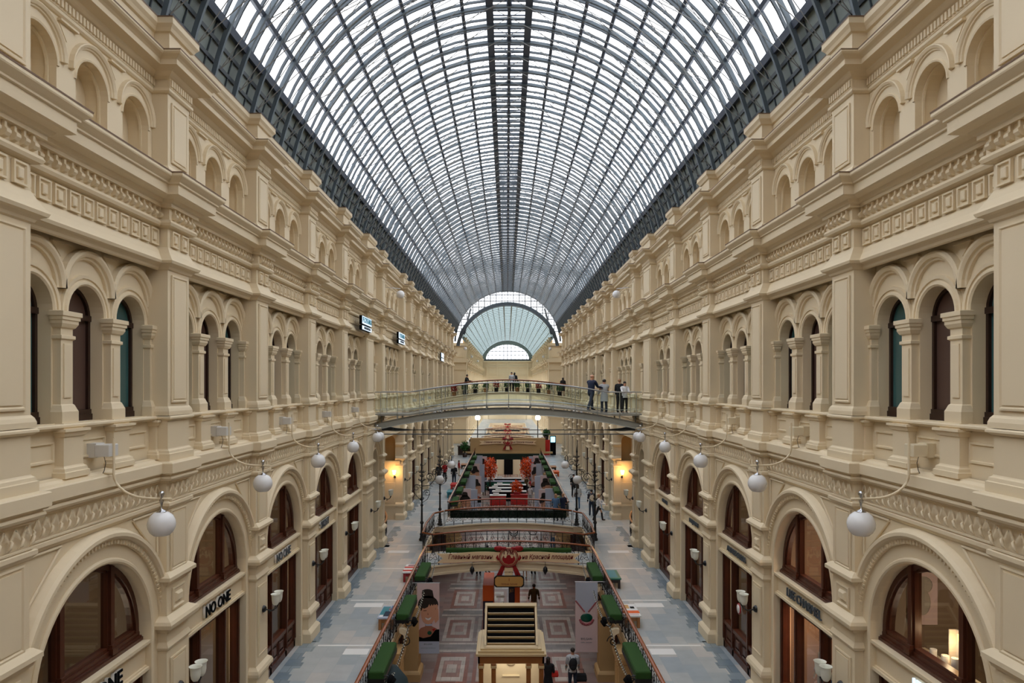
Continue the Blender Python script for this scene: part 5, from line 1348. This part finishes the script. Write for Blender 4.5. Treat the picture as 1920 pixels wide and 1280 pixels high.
# ------------------------------------------------------------------ hanging banners
def vbanner(x, Y0, ztop, kind, lab, w=.46, h=2.9):
    r = root('hanging_banner', (x, Y0, ztop), label=lab, cat='banner', group='vertical banners hung from the gallery edges')
    m = MB().mat('pinkw' if kind != 'blank' else 'greyw'); m.box(-w, w, -.012, .012, -h, 0); m.build('cloth', r)
    m = MB().mat('brsteel'); s_ = 1 if x > 0 else -1; m.tube([(-s_ * (w + .02), 0, 0), (s_ * (4.0 - abs(x)), 0, 0)], .015, 5); m.tube([(-w - .02, 0, -h), (w + .02, 0, -h)], .012, 5); m.build('batten', r)
    if kind == 'necklace':
        m = MB().mat('greyw'); m.prism([(-w, -.02), (w, -.02), (w, -.75), (.25, -1.1), (0, -1.3), (-.25, -1.1), (-w, -.75)], 'y', -.018, -.012); m.build('grey_field', r)
        m = MB().mat('gem')
        for s in (-1, 1):
            for i in range(11):
                t = i / 10; m.ball((s * (w - .03 - .34 * t), -.02, -.8 - .42 * t), .036, 8, 5, (1, .4, 1))
        for i in range(9):
            a = pi * (1.1 + .8 * i / 8); m.ball((.27 * cos(a), -.02, -1.5 + .26 * sin(a)), .06, 8, 5, (1, .4, 1))
        m.build('rose_bead_drawing', r)
        m = MB().mat('emerald'); m.ball((0, -.02, -1.48), .25, 20, 10, (1, .16, .72)); m.build('emerald_drawing', r)
        letters('BVLGARI', .12, 'steel_dk', r, (0, -.016, -2.36), (pi / 2, 0, 0), depth=.003); letters('ROMA · MOSCOW', .055, 'steel', r, (0, -.016, -2.5), (pi / 2, 0, 0), depth=.003)
    if kind == 'portrait':
        F = lambda poly, mt, y: m.mat(mt).prism(poly, 'y', y - .004, y)
        ell = lambda cx, cz, a, b, n=20, t0=0: [(cx + a * cos(t0 + 2 * pi * i / n), cz + b * sin(t0 + 2 * pi * i / n)) for i in range(n)]
        m = MB()
        F([(-w, -2.05), (-.3, -1.85), (-.1, -1.78), (.15, -1.78), (.3, -1.85), (w, -1.95), (w, -2.45), (-w, -2.45)], 'skin_dk', -.014)
        F([(-.13, -1.95), (-.11, -1.5), (.16, -1.5), (.16, -1.95)], 'skin_dk', -.018)
        F([(-w, -2.18), (-.2, -2.27), (.1, -2.2), (.3, -1.93), (w, -1.9), (w, -2.4), (-w, -2.4)], 'black', -.022)
        F(ell(.0, -.88, .42, .36), 'hair_dk', -.020); F([(-.24, -.3), (.18, -.3), (.24, -.62), (-.26, -.62)], 'hair_dk', -.020); F(ell(-.03, -.32, .2, .07), 'hair_dk', -.021)
        F(ell(.0, -1.28, .29, .42), 'skin', -.026)
        F([(-.3, -1.0), (-.34, -.8), (0, -.7), (.34, -.85), (.3, -1.05), (.15, -.95), (0, -.98), (-.15, -1.05)], 'hair_dk', -.030)
        F([(-.2, -1.13), (-.06, -1.12), (-.06, -1.14), (-.2, -1.15)], 'black', -.030)
        F([(-.13, -1.42), (.0, -1.45), (.14, -1.4), (.08, -1.51), (0, -1.53), (-.08, -1.5)], 'white', -.030)
        F([(-.14, -1.41), (.0, -1.435), (.15, -1.39), (.0, -1.45)], 'maroon', -.032)
        F([(-.02, -1.2), (.03, -1.3), (-.03, -1.31)], 'skin_dk', -.031)
        for i in range(4): F([(.02 + .1 * i, -1.2 + .04 * i), (-.02 + .1 * i, -1.0 + .03 * i), (.05 + .1 * i, -.86 + .0 * i), (.1 + .1 * i, -1.0 + .03 * i), (.1 + .1 * i, -1.2 + .04 * i)], 'skin', -.036)
        F([(.04, -1.18), (.42, -1.05), (.44, -1.5), (.3, -1.65), (.18, -1.3)], 'skin', -.034)
        F(ell(.06, -2.05, .09, .08), 'emerald', -.034); F([(-.12, -1.68), (.18, -1.68), (.16, -1.76), (-.1, -1.76)], 'greyw', -.024); F([(.16, -1.9), (.3, -1.86), (.24, -2.0)], 'redcl', -.03)
        F([(-w, -2.4), (w, -2.4), (w, -2.9), (-w, -2.9)], 'greyw', -.018)
        m.build('portrait_print', r)
        letters('BVLGARI', .09, 'steel_dk', r, (0, -.022, -2.52), (pi / 2, 0, 0), depth=.003); letters('MAGNIFICENT EXHIBITION', .05, 'steel', r, (0, -.022, -2.68), (pi / 2, 0, 0), depth=.003)
    return r
vbanner(-3.33, 28.6, -8.15, 'portrait', 'portrait banner of a laughing dark-haired woman shading her face, left, nearest')
vbanner(3.2, 28.6, -8.1, 'necklace', 'pale banner with emerald pendant on rose beads, right, nearest')
for i, Y0 in enumerate((54.8, 62.9, 72.3, 80.5)):
    n = ORD[i]
    a, b = ('portrait', 'blank') if i % 2 == 0 else ('blank', 'portrait')
    vbanner(-3.4, Y0, -8.17, a, f'{"portrait" if a == "portrait" else "plain pale"} banner on the left of the long well, {n} pair')
    vbanner(3.4, Y0, -8.17, b, f'{"portrait" if b == "portrait" else "plain pale"} banner on the right of the long well, {n} pair')
    vbanner(-2.9, Y0 + .4, -8.3, b, f'{"portrait" if b == "portrait" else "plain pale"} banner just inside the left one of the long well, {n} pair')
    vbanner(2.9, Y0 + .4, -8.3, a, f'{"portrait" if a == "portrait" else "plain pale"} banner just inside the right one of the long well, {n} pair')

# ------------------------------------------------------------------ benches on the galleries
def bench(x, y, topm, legm, lab, w=.62, L=1.35, h=.46, prints=None):
    r = root('bench', (x, y, F2), label=lab, cat='bench')
    m = MB().mat(topm); m.cbox(-w / 2, w / 2, 0, L, h - .06, h, .01); t = m.build('top', r)
    if prints:
        m = MB()
        for i, (c, a, b, p, q) in enumerate(prints): m.mat(c).box(-w / 2 + a * w, -w / 2 + b * w, p * L, q * L, h, h + .004 + .002 * i)
        m.build('painted_pattern', t)
    for u, v in ((-1, 0), (1, 0), (-1, 1), (1, 1)):
        m = MB().mat(legm); cx = u * (w / 2 - .09); cy = .1 if v == 0 else L - .1; m.cbox(cx - .05, cx + .05, cy - .05, cy + .05, 0, h - .06, .005); m.build('leg', r)
    m = MB().mat(legm); m.box(-w / 2 + .08, w / 2 - .08, .08, .11, h - .22, h - .06); m.build('apron', r)
bench(-4.38, 24.6, 'greyw', 'oak', 'oak-legged bench with a blue painted mosaic top, left gallery nearest', prints=[('teal_top', .05, .5, .2, .9), ('denim', .3, .8, .1, .5), ('white', .1, .3, .05, .2), ('gem', .45, .65, .6, .75), ('signgold', .8, .98, .3, .95), ('ltdenim', .55, .9, .55, .95)])
bench(-4.4, 30.6, 'white', 'red', 'red and white striped bench, left gallery second', prints=[('brred', 0, 1, .1, .28), ('brred', 0, 1, .5, .68), ('gem', .2, .8, .75, .9)])
bench(4.5, 29.6, 'green_top', 'wood_dk', 'teal-topped bench with dark legs, right gallery second', prints=[('teal_top', .08, .8, .12, .95)])
bench(4.42, 24.8, 'white', 'oak', 'white bench painted yellow and coral, right gallery nearest', prints=[('orange', 0, 1, .2, .42), ('signgold', .1, .55, .6, .9), ('black', .6, .85, .6, .75), ('pinkw', .3, .9, .05, .16)])
bench(-4.45, 53.5, 'teal_top', 'teal_top', 'turquoise bench on the left gallery past the second bridge')
bench(-4.5, 57.5, 'brred', 'brred', 'red bench on the left gallery past the turquoise one')
bench(4.6, 66.0, 'orange', 'orange', 'coral bench on the right gallery beside the long well')
bench(4.6, 70.0, 'oak', 'wood_dk', 'oak bench on the right gallery beyond the coral one')
bench(-4.6, 72.0, 'oak', 'wood_dk', 'oak bench on the left gallery beside the long well')

# ------------------------------------------------------------------ wooden pavilion with louvred hood
r = root('wooden_pavilion', (0.06, 23.9, F1), label='golden wooden pavilion with a sloping louvred hood on the ground floor', cat='pavilion')
m = MB().mat('gold'); m.cbox(-1.17, 1.17, -.95, 1.15, 3.12, 3.2, .01); m.box(-1.1, 1.1, -.9, 1.1, 3.2, 3.28); m.cbox(-1.02, 1.02, -.82, 1.0, 3.28, 3.34, .01); m.build('cornice', r)
m = MB().mat('golden_dk'); m.box(-1.1, 1.1, -.88, -.82, 2.86, 3.12); m.box(-1.1, -1.04, -.88, 1.1, 2.86, 3.12); m.box(1.04, 1.1, -.88, 1.1, 2.86, 3.12); m.box(-1.1, 1.1, 1.04, 1.1, 2.86, 3.12); m.build('frieze_board', r)
m = MB().mat('gold'); T = ((-.72, 3.34), (.45, 4.4))
ln = lambda t, o: (T[0][0] + (T[1][0] - T[0][0]) * t - o * .67, T[0][1] + (T[1][1] - T[0][1]) * t + o * .74)
for x0, x1 in ((-.9, -.83), (.83, .9)): m.prism([ln(0, -.06), ln(1, -.06), ln(1, .06), ln(0, .06)], 'x', x0, x1)
m.prism([ln(.94, -.06), ln(1.02, -.06), ln(1.02, .07), ln(.94, .07)], 'x', -.9, .9); m.prism([ln(-.03, -.06), ln(.03, -.06), ln(.03, .06), ln(-.03, .06)], 'x', -.9, .9)
m.build('hood_frame', r)
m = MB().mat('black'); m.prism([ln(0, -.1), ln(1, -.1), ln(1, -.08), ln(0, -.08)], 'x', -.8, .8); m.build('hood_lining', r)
for i in range(6):
    m = MB().mat('gold'); t = .07 + .14 * i; m.prism([ln(t - .007, -.05), ln(t + .007, -.05), ln(t + .02, .045), ln(t + .006, .045)], 'x', -.8, .8); m.build('louvre', r)
m = MB().mat('golden_dk')
for s in (-1, 1): m.prism([(-.72, 3.34), (.45, 4.36), (.5, 3.34)], 'x', s * .86 - .02, s * .86 + .02)
m.box(-.88, .88, .45, .5, 3.34, 4.36); m.build('hood_cheek', r)
for x in (-1.0, -.58, .58, 1.0):
    for y in (-.84, 1.04):
        m = MB().mat('golden_dk'); m.cbox(x - .075, x + .075, y - .07, y + .07, .0, 2.86, .012); m.box(x - .02, x + .02, y - .085, y + .08, .3, 2.6); m.mat('gold'); m.box(x - .1, x + .1, y - .1, y + .1, 2.72, 2.8); m.box(x - .1, x + .1, y - .1, y + .1, 0, .25); m.build('post', r)
m = MB().mat('cream'); m.box(-1.0, 1.0, .78, .84, 0, 2.8); m.frame(0, 0, 0, 0, 0, [(0, 0)]) if False else m.box(-.5, .5, .72, .79, 1.05, 1.12); m.box(-.56, .56, .66, .79, .0, .9)
m.lathe(0, 2.3, [(.001, .7), (.1, .7), (.14, .74), (.17, .74), (.18, .78)], 20, 'y'); m.box(-.3, .3, .74, .79, 1.75, 1.79); m.build('panel', r)
L = bpy.data.lights.new('pavilion_fill_light', 'AREA'); L.energy = 9; L.color = (1, .88, .7); L.size = 1.2; o = bpy.data.objects.new('pavilion_fill_light', L); COL.objects.link(o); o.parent = r; o.location = (0, 0, 2.85)  # added fill to brighten the shaded panel, no lamp is fitted here
# dark barrel awning of a ground-floor shop
for sd in (-1,):
    r = root('shop_awning', (-3.75, 21.2, F1), label='dark teal domed awning of a ground-floor shop under the left turf boxes', cat='awning')
    dk = mat('dark_teal_canvas', (22, 44, 50), 0.7); M['dkteal'] = dk
    m = MB().mat('dkteal'); m.lathe(0, 0, [(.02, 3.55), (.35, 3.45), (.62, 3.1), (.74, 2.6), (.76, 2.2), (.72, 2.2), (.02, 3.4)], 20); m.build('canopy', r)
    m = MB().mat('white'); 
    for i in range(16):
        a = 2 * pi * i / 16; m.ball((.75 * cos(a), .75 * sin(a), 2.16), .05, 6, 4)
    m.build('scalloped_edge', r)
    m = MB().mat('iron'); m.tube([(0, 0, 0), (0, 0, 3.5)], .03, 6); m.lathe(0, 0, [(.3, 0), (.3, .05), (.05, .08)], 12); m.build('pole', r)

# ------------------------------------------------------------------ orange display stand and bust table
r = root('display_stand', (0, 34.3, F1), label='L-shaped orange display stand with dark posters on the ground floor', cat='display stand')
m = MB().mat('orange'); m.cbox(-1.28, -.75, 0, 2.4, 1.45, 2.2, .01); m.cbox(.16, .56, 0, .5, 0, 2.2, .01); m.box(-1.28, -.75, .02, 2.4, 0, 1.45); m.build('panel', r)
m = MB().mat('purple'); m.box(-1.27, -.76, -.02, .01, .0, 1.42); m.box(.0, .3, -.03, -.0, .75, 2.2); m.build('poster', r)
m = MB().mat('signgold'); m.ball((-1.1, -.03, .95), .1, 8, 6, (1, .2, 1.8)); m.ball((-.92, -.03, .9), .09, 8, 6, (1, .2, 2)); m.build('golden_figures', r)
letters('JET', .22, 'signgold', r, (.15, -.04, 1.95), (pi / 2, 0, 0), depth=.004, sx=.7)
r = root('bust_table', (-.35, 34.2, F1), label='small dark table with a black and white bust between the orange panels', cat='table')
m = MB().mat('orange'); m.cbox(-.2, .2, -.2, .2, .72, .78, .01); m.build('table_top', r)
for u in (-1, 1):
    for v in (-1, 1): m = MB().mat('black'); m.box(u * .17 - .02, u * .17 + .02, v * .17 - .02, v * .17 + .02, 0, .72); m.build('leg', r)
r = root('bust', (-.3, 34.2, F1 + .78), label='small black and white bust on the dark table', cat='sculpture')
m = MB().mat('black'); m.lathe(0, 0, [(.12, 0), (.1, .05), (.06, .2), (.12, .34), (.04, .46)], 12); m.build('torso', r)
m = MB().mat('white'); m.ball((0, 0, .56), .09, 10, 8, (.9, 1, 1.25)); m.build('head', r)
m = MB().mat('white'); m.box(-.3, .1, -.02, .02, .85, .95); m.build('sign_card', r)

# ------------------------------------------------------------------ cargo tricycle
r = root('cargo_tricycle', (1.0, 56.0, F1), label='white cargo tricycle parked on the ground floor beyond the bridges', cat='tricycle')
m = MB().mat('ribbon'); m.cbox(-1.2, .1, -.35, .35, .45, 1.0, .02); m.box(-1.25, .15, -.4, .4, 1.0, 1.06); m.build('cargo_box', r)
for x, y in ((-.55, -.4), (-.55, .4), (1.0, 0)):
    m = MB().mat('black'); pts = [(x + .33 * cos(2 * pi * i / 20), y, .33 + .33 * sin(2 * pi * i / 20)) for i in range(20)]; m.tube(pts, .03, 6, closed=True)
    for i in range(8): a = 2 * pi * i / 8; m.tube([(x, y, .33), (x + .32 * cos(a), y, .33 + .32 * sin(a))], .006, 3)
    m.build('wheel', r)
m = MB().mat('black'); m.tube([(0, 0, .5), (.5, 0, .35), (1.0, 0, .33), (.7, 0, .85), (.5, 0, .35)], .02, 6); m.tube([(0, 0, .9), (.7, 0, .8)], .02, 6); m.tube([(.1, 0, .5), (.12, 0, 1.15), (.3, -.25, 1.2)], .015, 5); m.tube([(.12, 0, 1.15), (.3, .25, 1.2)], .015, 5); m.build('cycle_frame', r)
m = MB().mat('black'); m.ball((.68, 0, .95), .13, 8, 5, (1.2, .8, .35)); m.build('saddle', r)

# ------------------------------------------------------------------ things in the long well
def tree(x, y, h, R, m_, lab, z=F1, pot='wood_dk', n=900, leaf=.13):
    r = root('autumn_tree' if m_ == 'leaf_or' else 'potted_tree', (x, y, z), label=lab, cat='tree')
    m = MB().mat(pot); m.lathe(0, 0, [(.25, 0), (.32, .5), (.28, .5), (.001, .45)], 12); m.build('pot', r)
    m = MB().mat('wood_dk'); m.tube([(0, 0, .4), (.05, .02, h * .45), (-.02, 0, h * .7)], [.07, .05, .03], 6)
    for i in range(9): a = i * 2.4; m.tube([(0, 0, h * (.35 + .04 * i)), (R * .6 * cos(a), R * .6 * sin(a), h * (.5 + .045 * i))], [.03, .01], 4)
    m.build('trunk', r)
    rnd = random.Random(int(x * 10 + y)); m = MB().mat(m_)
    for i in range(n):
        a, b, q = rnd.uniform(0, 2 * pi), rnd.uniform(-1, 1), rnd.random() ** .4
        s = math.sqrt(1 - b * b); c = (R * q * s * cos(a), R * q * s * sin(a), h * .66 + h * .34 * q * b)
        d1 = [rnd.uniform(-1, 1) * leaf for _ in range(3)]; d2 = [rnd.uniform(-1, 1) * leaf for _ in range(3)]
        m.add([c, (c[0] + d1[0], c[1] + d1[1], c[2] + d1[2]), (c[0] + d1[0] + d2[0], c[1] + d1[1] + d2[1], c[2] + d1[2] + d2[2]), (c[0] + d2[0], c[1] + d2[1], c[2] + d2[2])], [(0, 1, 2, 3)])
    m.build('foliage', r)
tree(-2.05, 79.5, 3.9, .85, 'leaf_or', 'orange autumn tree on the left behind the market counters')
tree(2.15, 79.5, 3.9, .8, 'leaf_or', 'orange autumn tree on the right behind the market counters')
tree(.9, 71.7, 2.3, .6, 'leaf_or', 'small orange maple among the market counters', n=500)
tree(-5.2, 84.0, 2.0, .5, 'leaf_gr', 'green potted plant on the far left gallery', z=F2, n=400)
tree(4.8, 86.6, 1.3, .5, 'leaf_gr', 'green potted plant standing on the red cabinet, far right gallery', z=F2 + 1.9, n=400)
for i, (y, c, x0, x1, mt, tp) in enumerate(((70.2, 'nearest', -1.8, -.2, 'brred', 'white'), (70.6, 'second', .3, 2.0, 'brred', 'red'), (72.8, 'third', -1.6, 1.9, 'black', 'white'), (75.2, 'fourth', -2.0, 1.6, 'navy', 'white'), (77.6, 'fifth', -1.5, 2.0, 'black', 'white'), (80.4, 'sixth', -2.6, 2.2, 'green_top', 'greyw'), (83.0, 'seventh', -1.6, 1.6, 'black', 'white'))):
    r = root('market_counter', (0, y, F1), label=f'{"red" if mt == "brred" else "dark"} fronted market counter in the long well, {c} row', cat='counter', group='market counters in the long well')
    m = MB().mat(mt); m.cbox(x0, x1, -.35, .35, 0, .95, .01); m.build('body', r)
    m = MB().mat(tp); m.cbox(x0 - .05, x1 + .05, -.4, .4, .95, 1.02, .01); m.box(x0 + .3, x0 + .9, -.2, .1, 1.02, 1.2); m.build('top', r)
r = root('stone_kiosk', (0.1, 94.5, F1), label='pale ornamental kiosk with dark doorway beyond the long well', cat='kiosk')
m = MB().mat('cream'); m.cbox(-1.6, 1.6, -.5, .5, 0, 4.4, .04); m.cbox(-1.9, 1.9, -.6, .6, 4.4, 4.8, .04); m.build('body', r)
m = MB().mat('black'); m.box(-.6, .6, -.55, -.45, 0, 3.0); m.build('doorway', r)
m = MB().mat('wood_dk')
for s in (-1, 1): scroll(m, (s * 1.1, -.6, 3.6), .5, 1.3, 0, (1, 0), .06, s)
m.build('scroll_ornament', r)
for i, (y, w_) in enumerate(((108, 2.8), (114, 2.4), (127, 2.8), (134, 2.2), (148, 2.6))):  # tall dark blocks added only to darken the far wells
    r = root('dark_filler', (0, y, F1), label=f'tall dark block added to darken the wells beyond the long one, {ORD[i]} row', cat='filler block', group='dark filler blocks in the far wells')
    m = MB().mat('wood_dk'); m.cbox(-w_, w_, -1.2, 1.2, 0, 2.6, .05); m.build('body', r); m = MB().mat('maroon' if i % 2 else 'black'); m.cbox(-w_ - .2, w_ + .2, -1.4, 1.4, 2.6, 2.8, .05); m.build('roof', r)
for y, lab in ((42.74, 'dark green turf strip behind the handrail of the second stone bridge'), (88.4, 'dark green turf strip on the bridge ending the long well'), (101.1, 'distant dark green turf strip on the next bridge')):
    tag(MB().mat('hedge').prism([(y + .1, -8.2), (y + .2, -8.2), (y + .2, -7.74), (y + .1, -7.74)], 'x', -3.6, 3.6).build('turf_roll'), label=lab, cat='turf strip')
for i in range(11):
    x = -5.0 + i * .98
    r = root('planter', (x, 64.45, -1.35 + zz(x)), label=f'green shrub planter on the old footbridge, {ORD[i]} from the left end', cat='planter', group='planters on the old footbridge')
    m = MB().mat('black' if i % 3 else 'oak'); m.cbox(-.18, .18, -.15, .15, 0, .4, .01); m.build('pot', r)
    m = MB().mat('leaf_gr' if i % 4 else 'redcl'); rr = random.Random(i)
    for k in range(200):
        c = (rr.uniform(-.25, .25), rr.uniform(-.15, .15), .4 + rr.random() * .5); d = .11
        m.add([c, (c[0] + rr.uniform(-d, d), c[1] + rr.uniform(-d, d), c[2] + d), (c[0] + rr.uniform(-d, d), c[1] + rr.uniform(-d, d), c[2] + d * .4)], [(0, 1, 2)])
    m.build('shrub', r)
r = root('red_cabinet', (4.8, 86.6, F2), label='tall red cabinet with a lit screen at the end of the right gallery', cat='cabinet')
m = MB().mat('brred'); m.cbox(-.45, .45, -.3, .3, 0, 1.9, .02); m.build('body', r)
m = MB().mat('black'); m.cbox(.5, 1.2, -.2, .2, 0, 2.4, .02); m.build('screen_tower', r); m = MB().mat('screen'); m.box(.56, 1.1, -.22, -.2, 1.6, 2.3); m.build('screen', r)
r = root('cafe_counter', (-5.3, 86.6, F2), label='dark cafe counter at the end of the left gallery', cat='counter')
m = MB().mat('wood_dk'); m.cbox(-.9, .9, -.3, .3, 0, 1.1, .02); m.box(-1.0, 1.0, -.4, .4, 1.1, 1.16); m.build('body', r); m = MB().mat('white'); m.box(-.6, -.2, -.1, .1, 1.16, 1.5); m.build('till', r)

# ------------------------------------------------------------------ inside the near shops
def area(loc, size, e, col, name='ceiling_light', lab=None, d=(0, 0, 0), group=None):
    r = root('ceiling_light', loc, label=lab, cat='lamp', group=group)
    m = MB().mat('litw' if lab else 'white'); m.box(-size / 2, size / 2, -size / 2, size / 2, .0, .03); m.build('diffuser', r)
    L = bpy.data.lights.new(name, 'AREA'); L.energy = e; L.color = col; L.size = size
    o = bpy.data.objects.new(name, L); COL.objects.link(o); o.parent = r; o.location = (0, 0, -.04); return r
for sd, k, e, col in ((1, 3, 7, (1, .66, .4)), (1, 4, 26, (1, .66, .45)), (1, 5, 4, (1, .8, .6)), (1, 6, 4, (1, .7, .5)), (1, 7, 8, (1, .45, .3)), (-1, 3, 1, (.8, .9, 1)), (-1, 4, 7, (1, .74, .45)), (-1, 5, 3, (1, .8, .6)), (-1, 6, 3, (1, .85, .7)), (-1, 7, 3, (1, .8, .6))):
    area((sd * 9.0, bc(k), -2.9), .5, e, col, lab=f'square ceiling light inside the {ORD[k - 3]} {SIDE[sd]} shop from the camera')
    area((sd * 8.3, bc(k) + .8, -5.6), .3, e * .6, col, lab=f'small low display light inside the {ORD[k - 3]} {SIDE[sd]} shop from the camera')
# right, nearest arch: shelf with candles, lit cube, poster
r = root('display_shelf', (7.62, bc(3), -4.98), label='pale display shelf inside the nearest right arch window', cat='shelf')
m = MB().mat('cream'); m.box(-.2, .25, -1.4, 1.4, -.05, 0); m.build('shelf_board', r)
r = root('poster', (8.35, 14.06, -4.25), label='faded sepia poster inside the nearest right arch window', cat='poster')
m = MB().mat('pinkw'); m.box(-.3, .3, -.01, .01, -.6, .55); m.build('sheet', r); m = MB().mat('hair_gr'); m.ball((0, -.012, .2), .2, 12, 8, (1, .05, .9)); m.ball((0, -.012, -.15), .2, 12, 8, (.8, .05, 1.3)); m.build('faded_print', r)
for i, (dy, dx, hh_, rr_) in enumerate(((.64, 0, .26, .06), (.3, 0, .28, .065), (.12, .06, .3, .065))):
    r = root('candle_jar', (7.56 + dx, bc(3) + dy, -4.98), label=f'white candle jar on the shelf in the nearest right window, {("beside the poster", "in the middle", "next to the lit cube")[i]}', cat='candle')
    m = MB().mat('white'); m.lathe(0, 0, [(.001, 0), (rr_, 0), (rr_, hh_), (rr_ * .85, hh_), (.001, hh_ - .03)], 16); m.build('jar', r); m = MB().mat('flame' if i else 'white'); m.lathe(0, 0, [(rr_ * .85, hh_ - .01), (.001, hh_ - .008)], 14); m.build('wax', r)
r = root('glowing_cube_shade', (7.68, bc(3) + .2, -4.98), label='white box with warm light cone behind the candle jars', cat='lamp')
m = MB().mat('white'); m.box(.12, .15, -.2, .2, 0, .7); m.box(-.0, .15, .18, .2, 0, .7); m.build('box_shade', r)
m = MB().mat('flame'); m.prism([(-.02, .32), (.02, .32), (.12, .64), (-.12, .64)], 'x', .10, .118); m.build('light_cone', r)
L = bpy.data.lights.new('candle_light', 'POINT'); L.energy = 1.5; L.color = (1, .7, .4); L.shadow_soft_size = .05; o = bpy.data.objects.new('candle_light', L); COL.objects.link(o); o.parent = r; o.location = (-.1, 0, .5)
# right, second shop: mannequins in lingerie before an apricot wall
m = MB().mat('room_pink'); m.box(8.6, 8.66, BAYS[4][0] + .1, BAYS[4][0] + BAYS[4][1] - .1, F2, -5.5); m.build('wall_display', kind='structure', label='apricot display wall in the second right shop')
for i, (y, lab) in enumerate(((bc(4) - .35, 'bald cream mannequin torso in blue lingerie, nearer of two in the second right window'), (bc(4) + .35, 'bald cream mannequin in blush lingerie, farther of two in the second right window'))):
    r = root('mannequin', (7.62, y, F2 + .5), label=lab, cat='mannequin', rz=-pi / 2)
    me = skin_mesh([([(0, 0, .85), (0, 0, 1.0), (0, 0, 1.2), (0, 0, 1.35), (0, 0, 1.46), (0, 0, 1.53), (0, 0, 1.6), (0, 0, 1.68)], [(.14, .1), (.1, .08), (.13, .09), (.09, .07), .045, .065, .085, .06]), ([(0, 0, 1.35), (-.17, 0, 1.34), (-.24, .0, 1.1), (-.3, -.05, .88)], [(.09, .07), .05, .035, .025]), ([(0, 0, 1.35), (.17, 0, 1.34), (.24, 0, 1.1), (.2, -.1, .9)], [(.09, .07), .05, .035, .025]), ([(0, 0, .85), (-.08, 0, .7), (-.09, 0, .3), (-.1, 0, 0)], [(.14, .1), .09, .06, .04]), ([(0, 0, .85), (.08, 0, .7), (.09, 0, .3), (.1, 0, 0)], [(.14, .1), .09, .06, .04])])
    me.materials.append(M['cream']); link('figure', me, r)
    m = MB().mat('ltdenim' if i == 0 else 'pinkw')
    for s in (-1, 1): m.ball((s * .065, -.075, 1.22), .07, 8, 6); m.tube([(s * .08, -.09, 1.28), (s * .09, -.03, 1.42), (s * .09, .07, 1.3)], .008, 4)
    m.lathe(0, 0, [(.15, .9), (.155, .84), (.15, .76), (.14, .76)], 14); m.build('lingerie', r)
    m = MB().mat('white'); m.box(-.28, .28, -.22, .22, -.5, 0); m.build('plinth', r)
r = root('round_door_sign', (7.2, bc(5) + .2, -7.0), label='small round white and red sticker on the third right shopfront', cat='sign')
m = MB().mat('red'); m.lathe(0, 0, [(.001, -.03), (.17, -.03), (.17, 0)], 18, 'x'); m.mat('white'); m.lathe(0, 0, [(.001, -.04), (.13, -.04), (.13, -.02)], 18, 'x'); m.build('disc', r)
# glow of chandelier crystals behind the third right shopfront
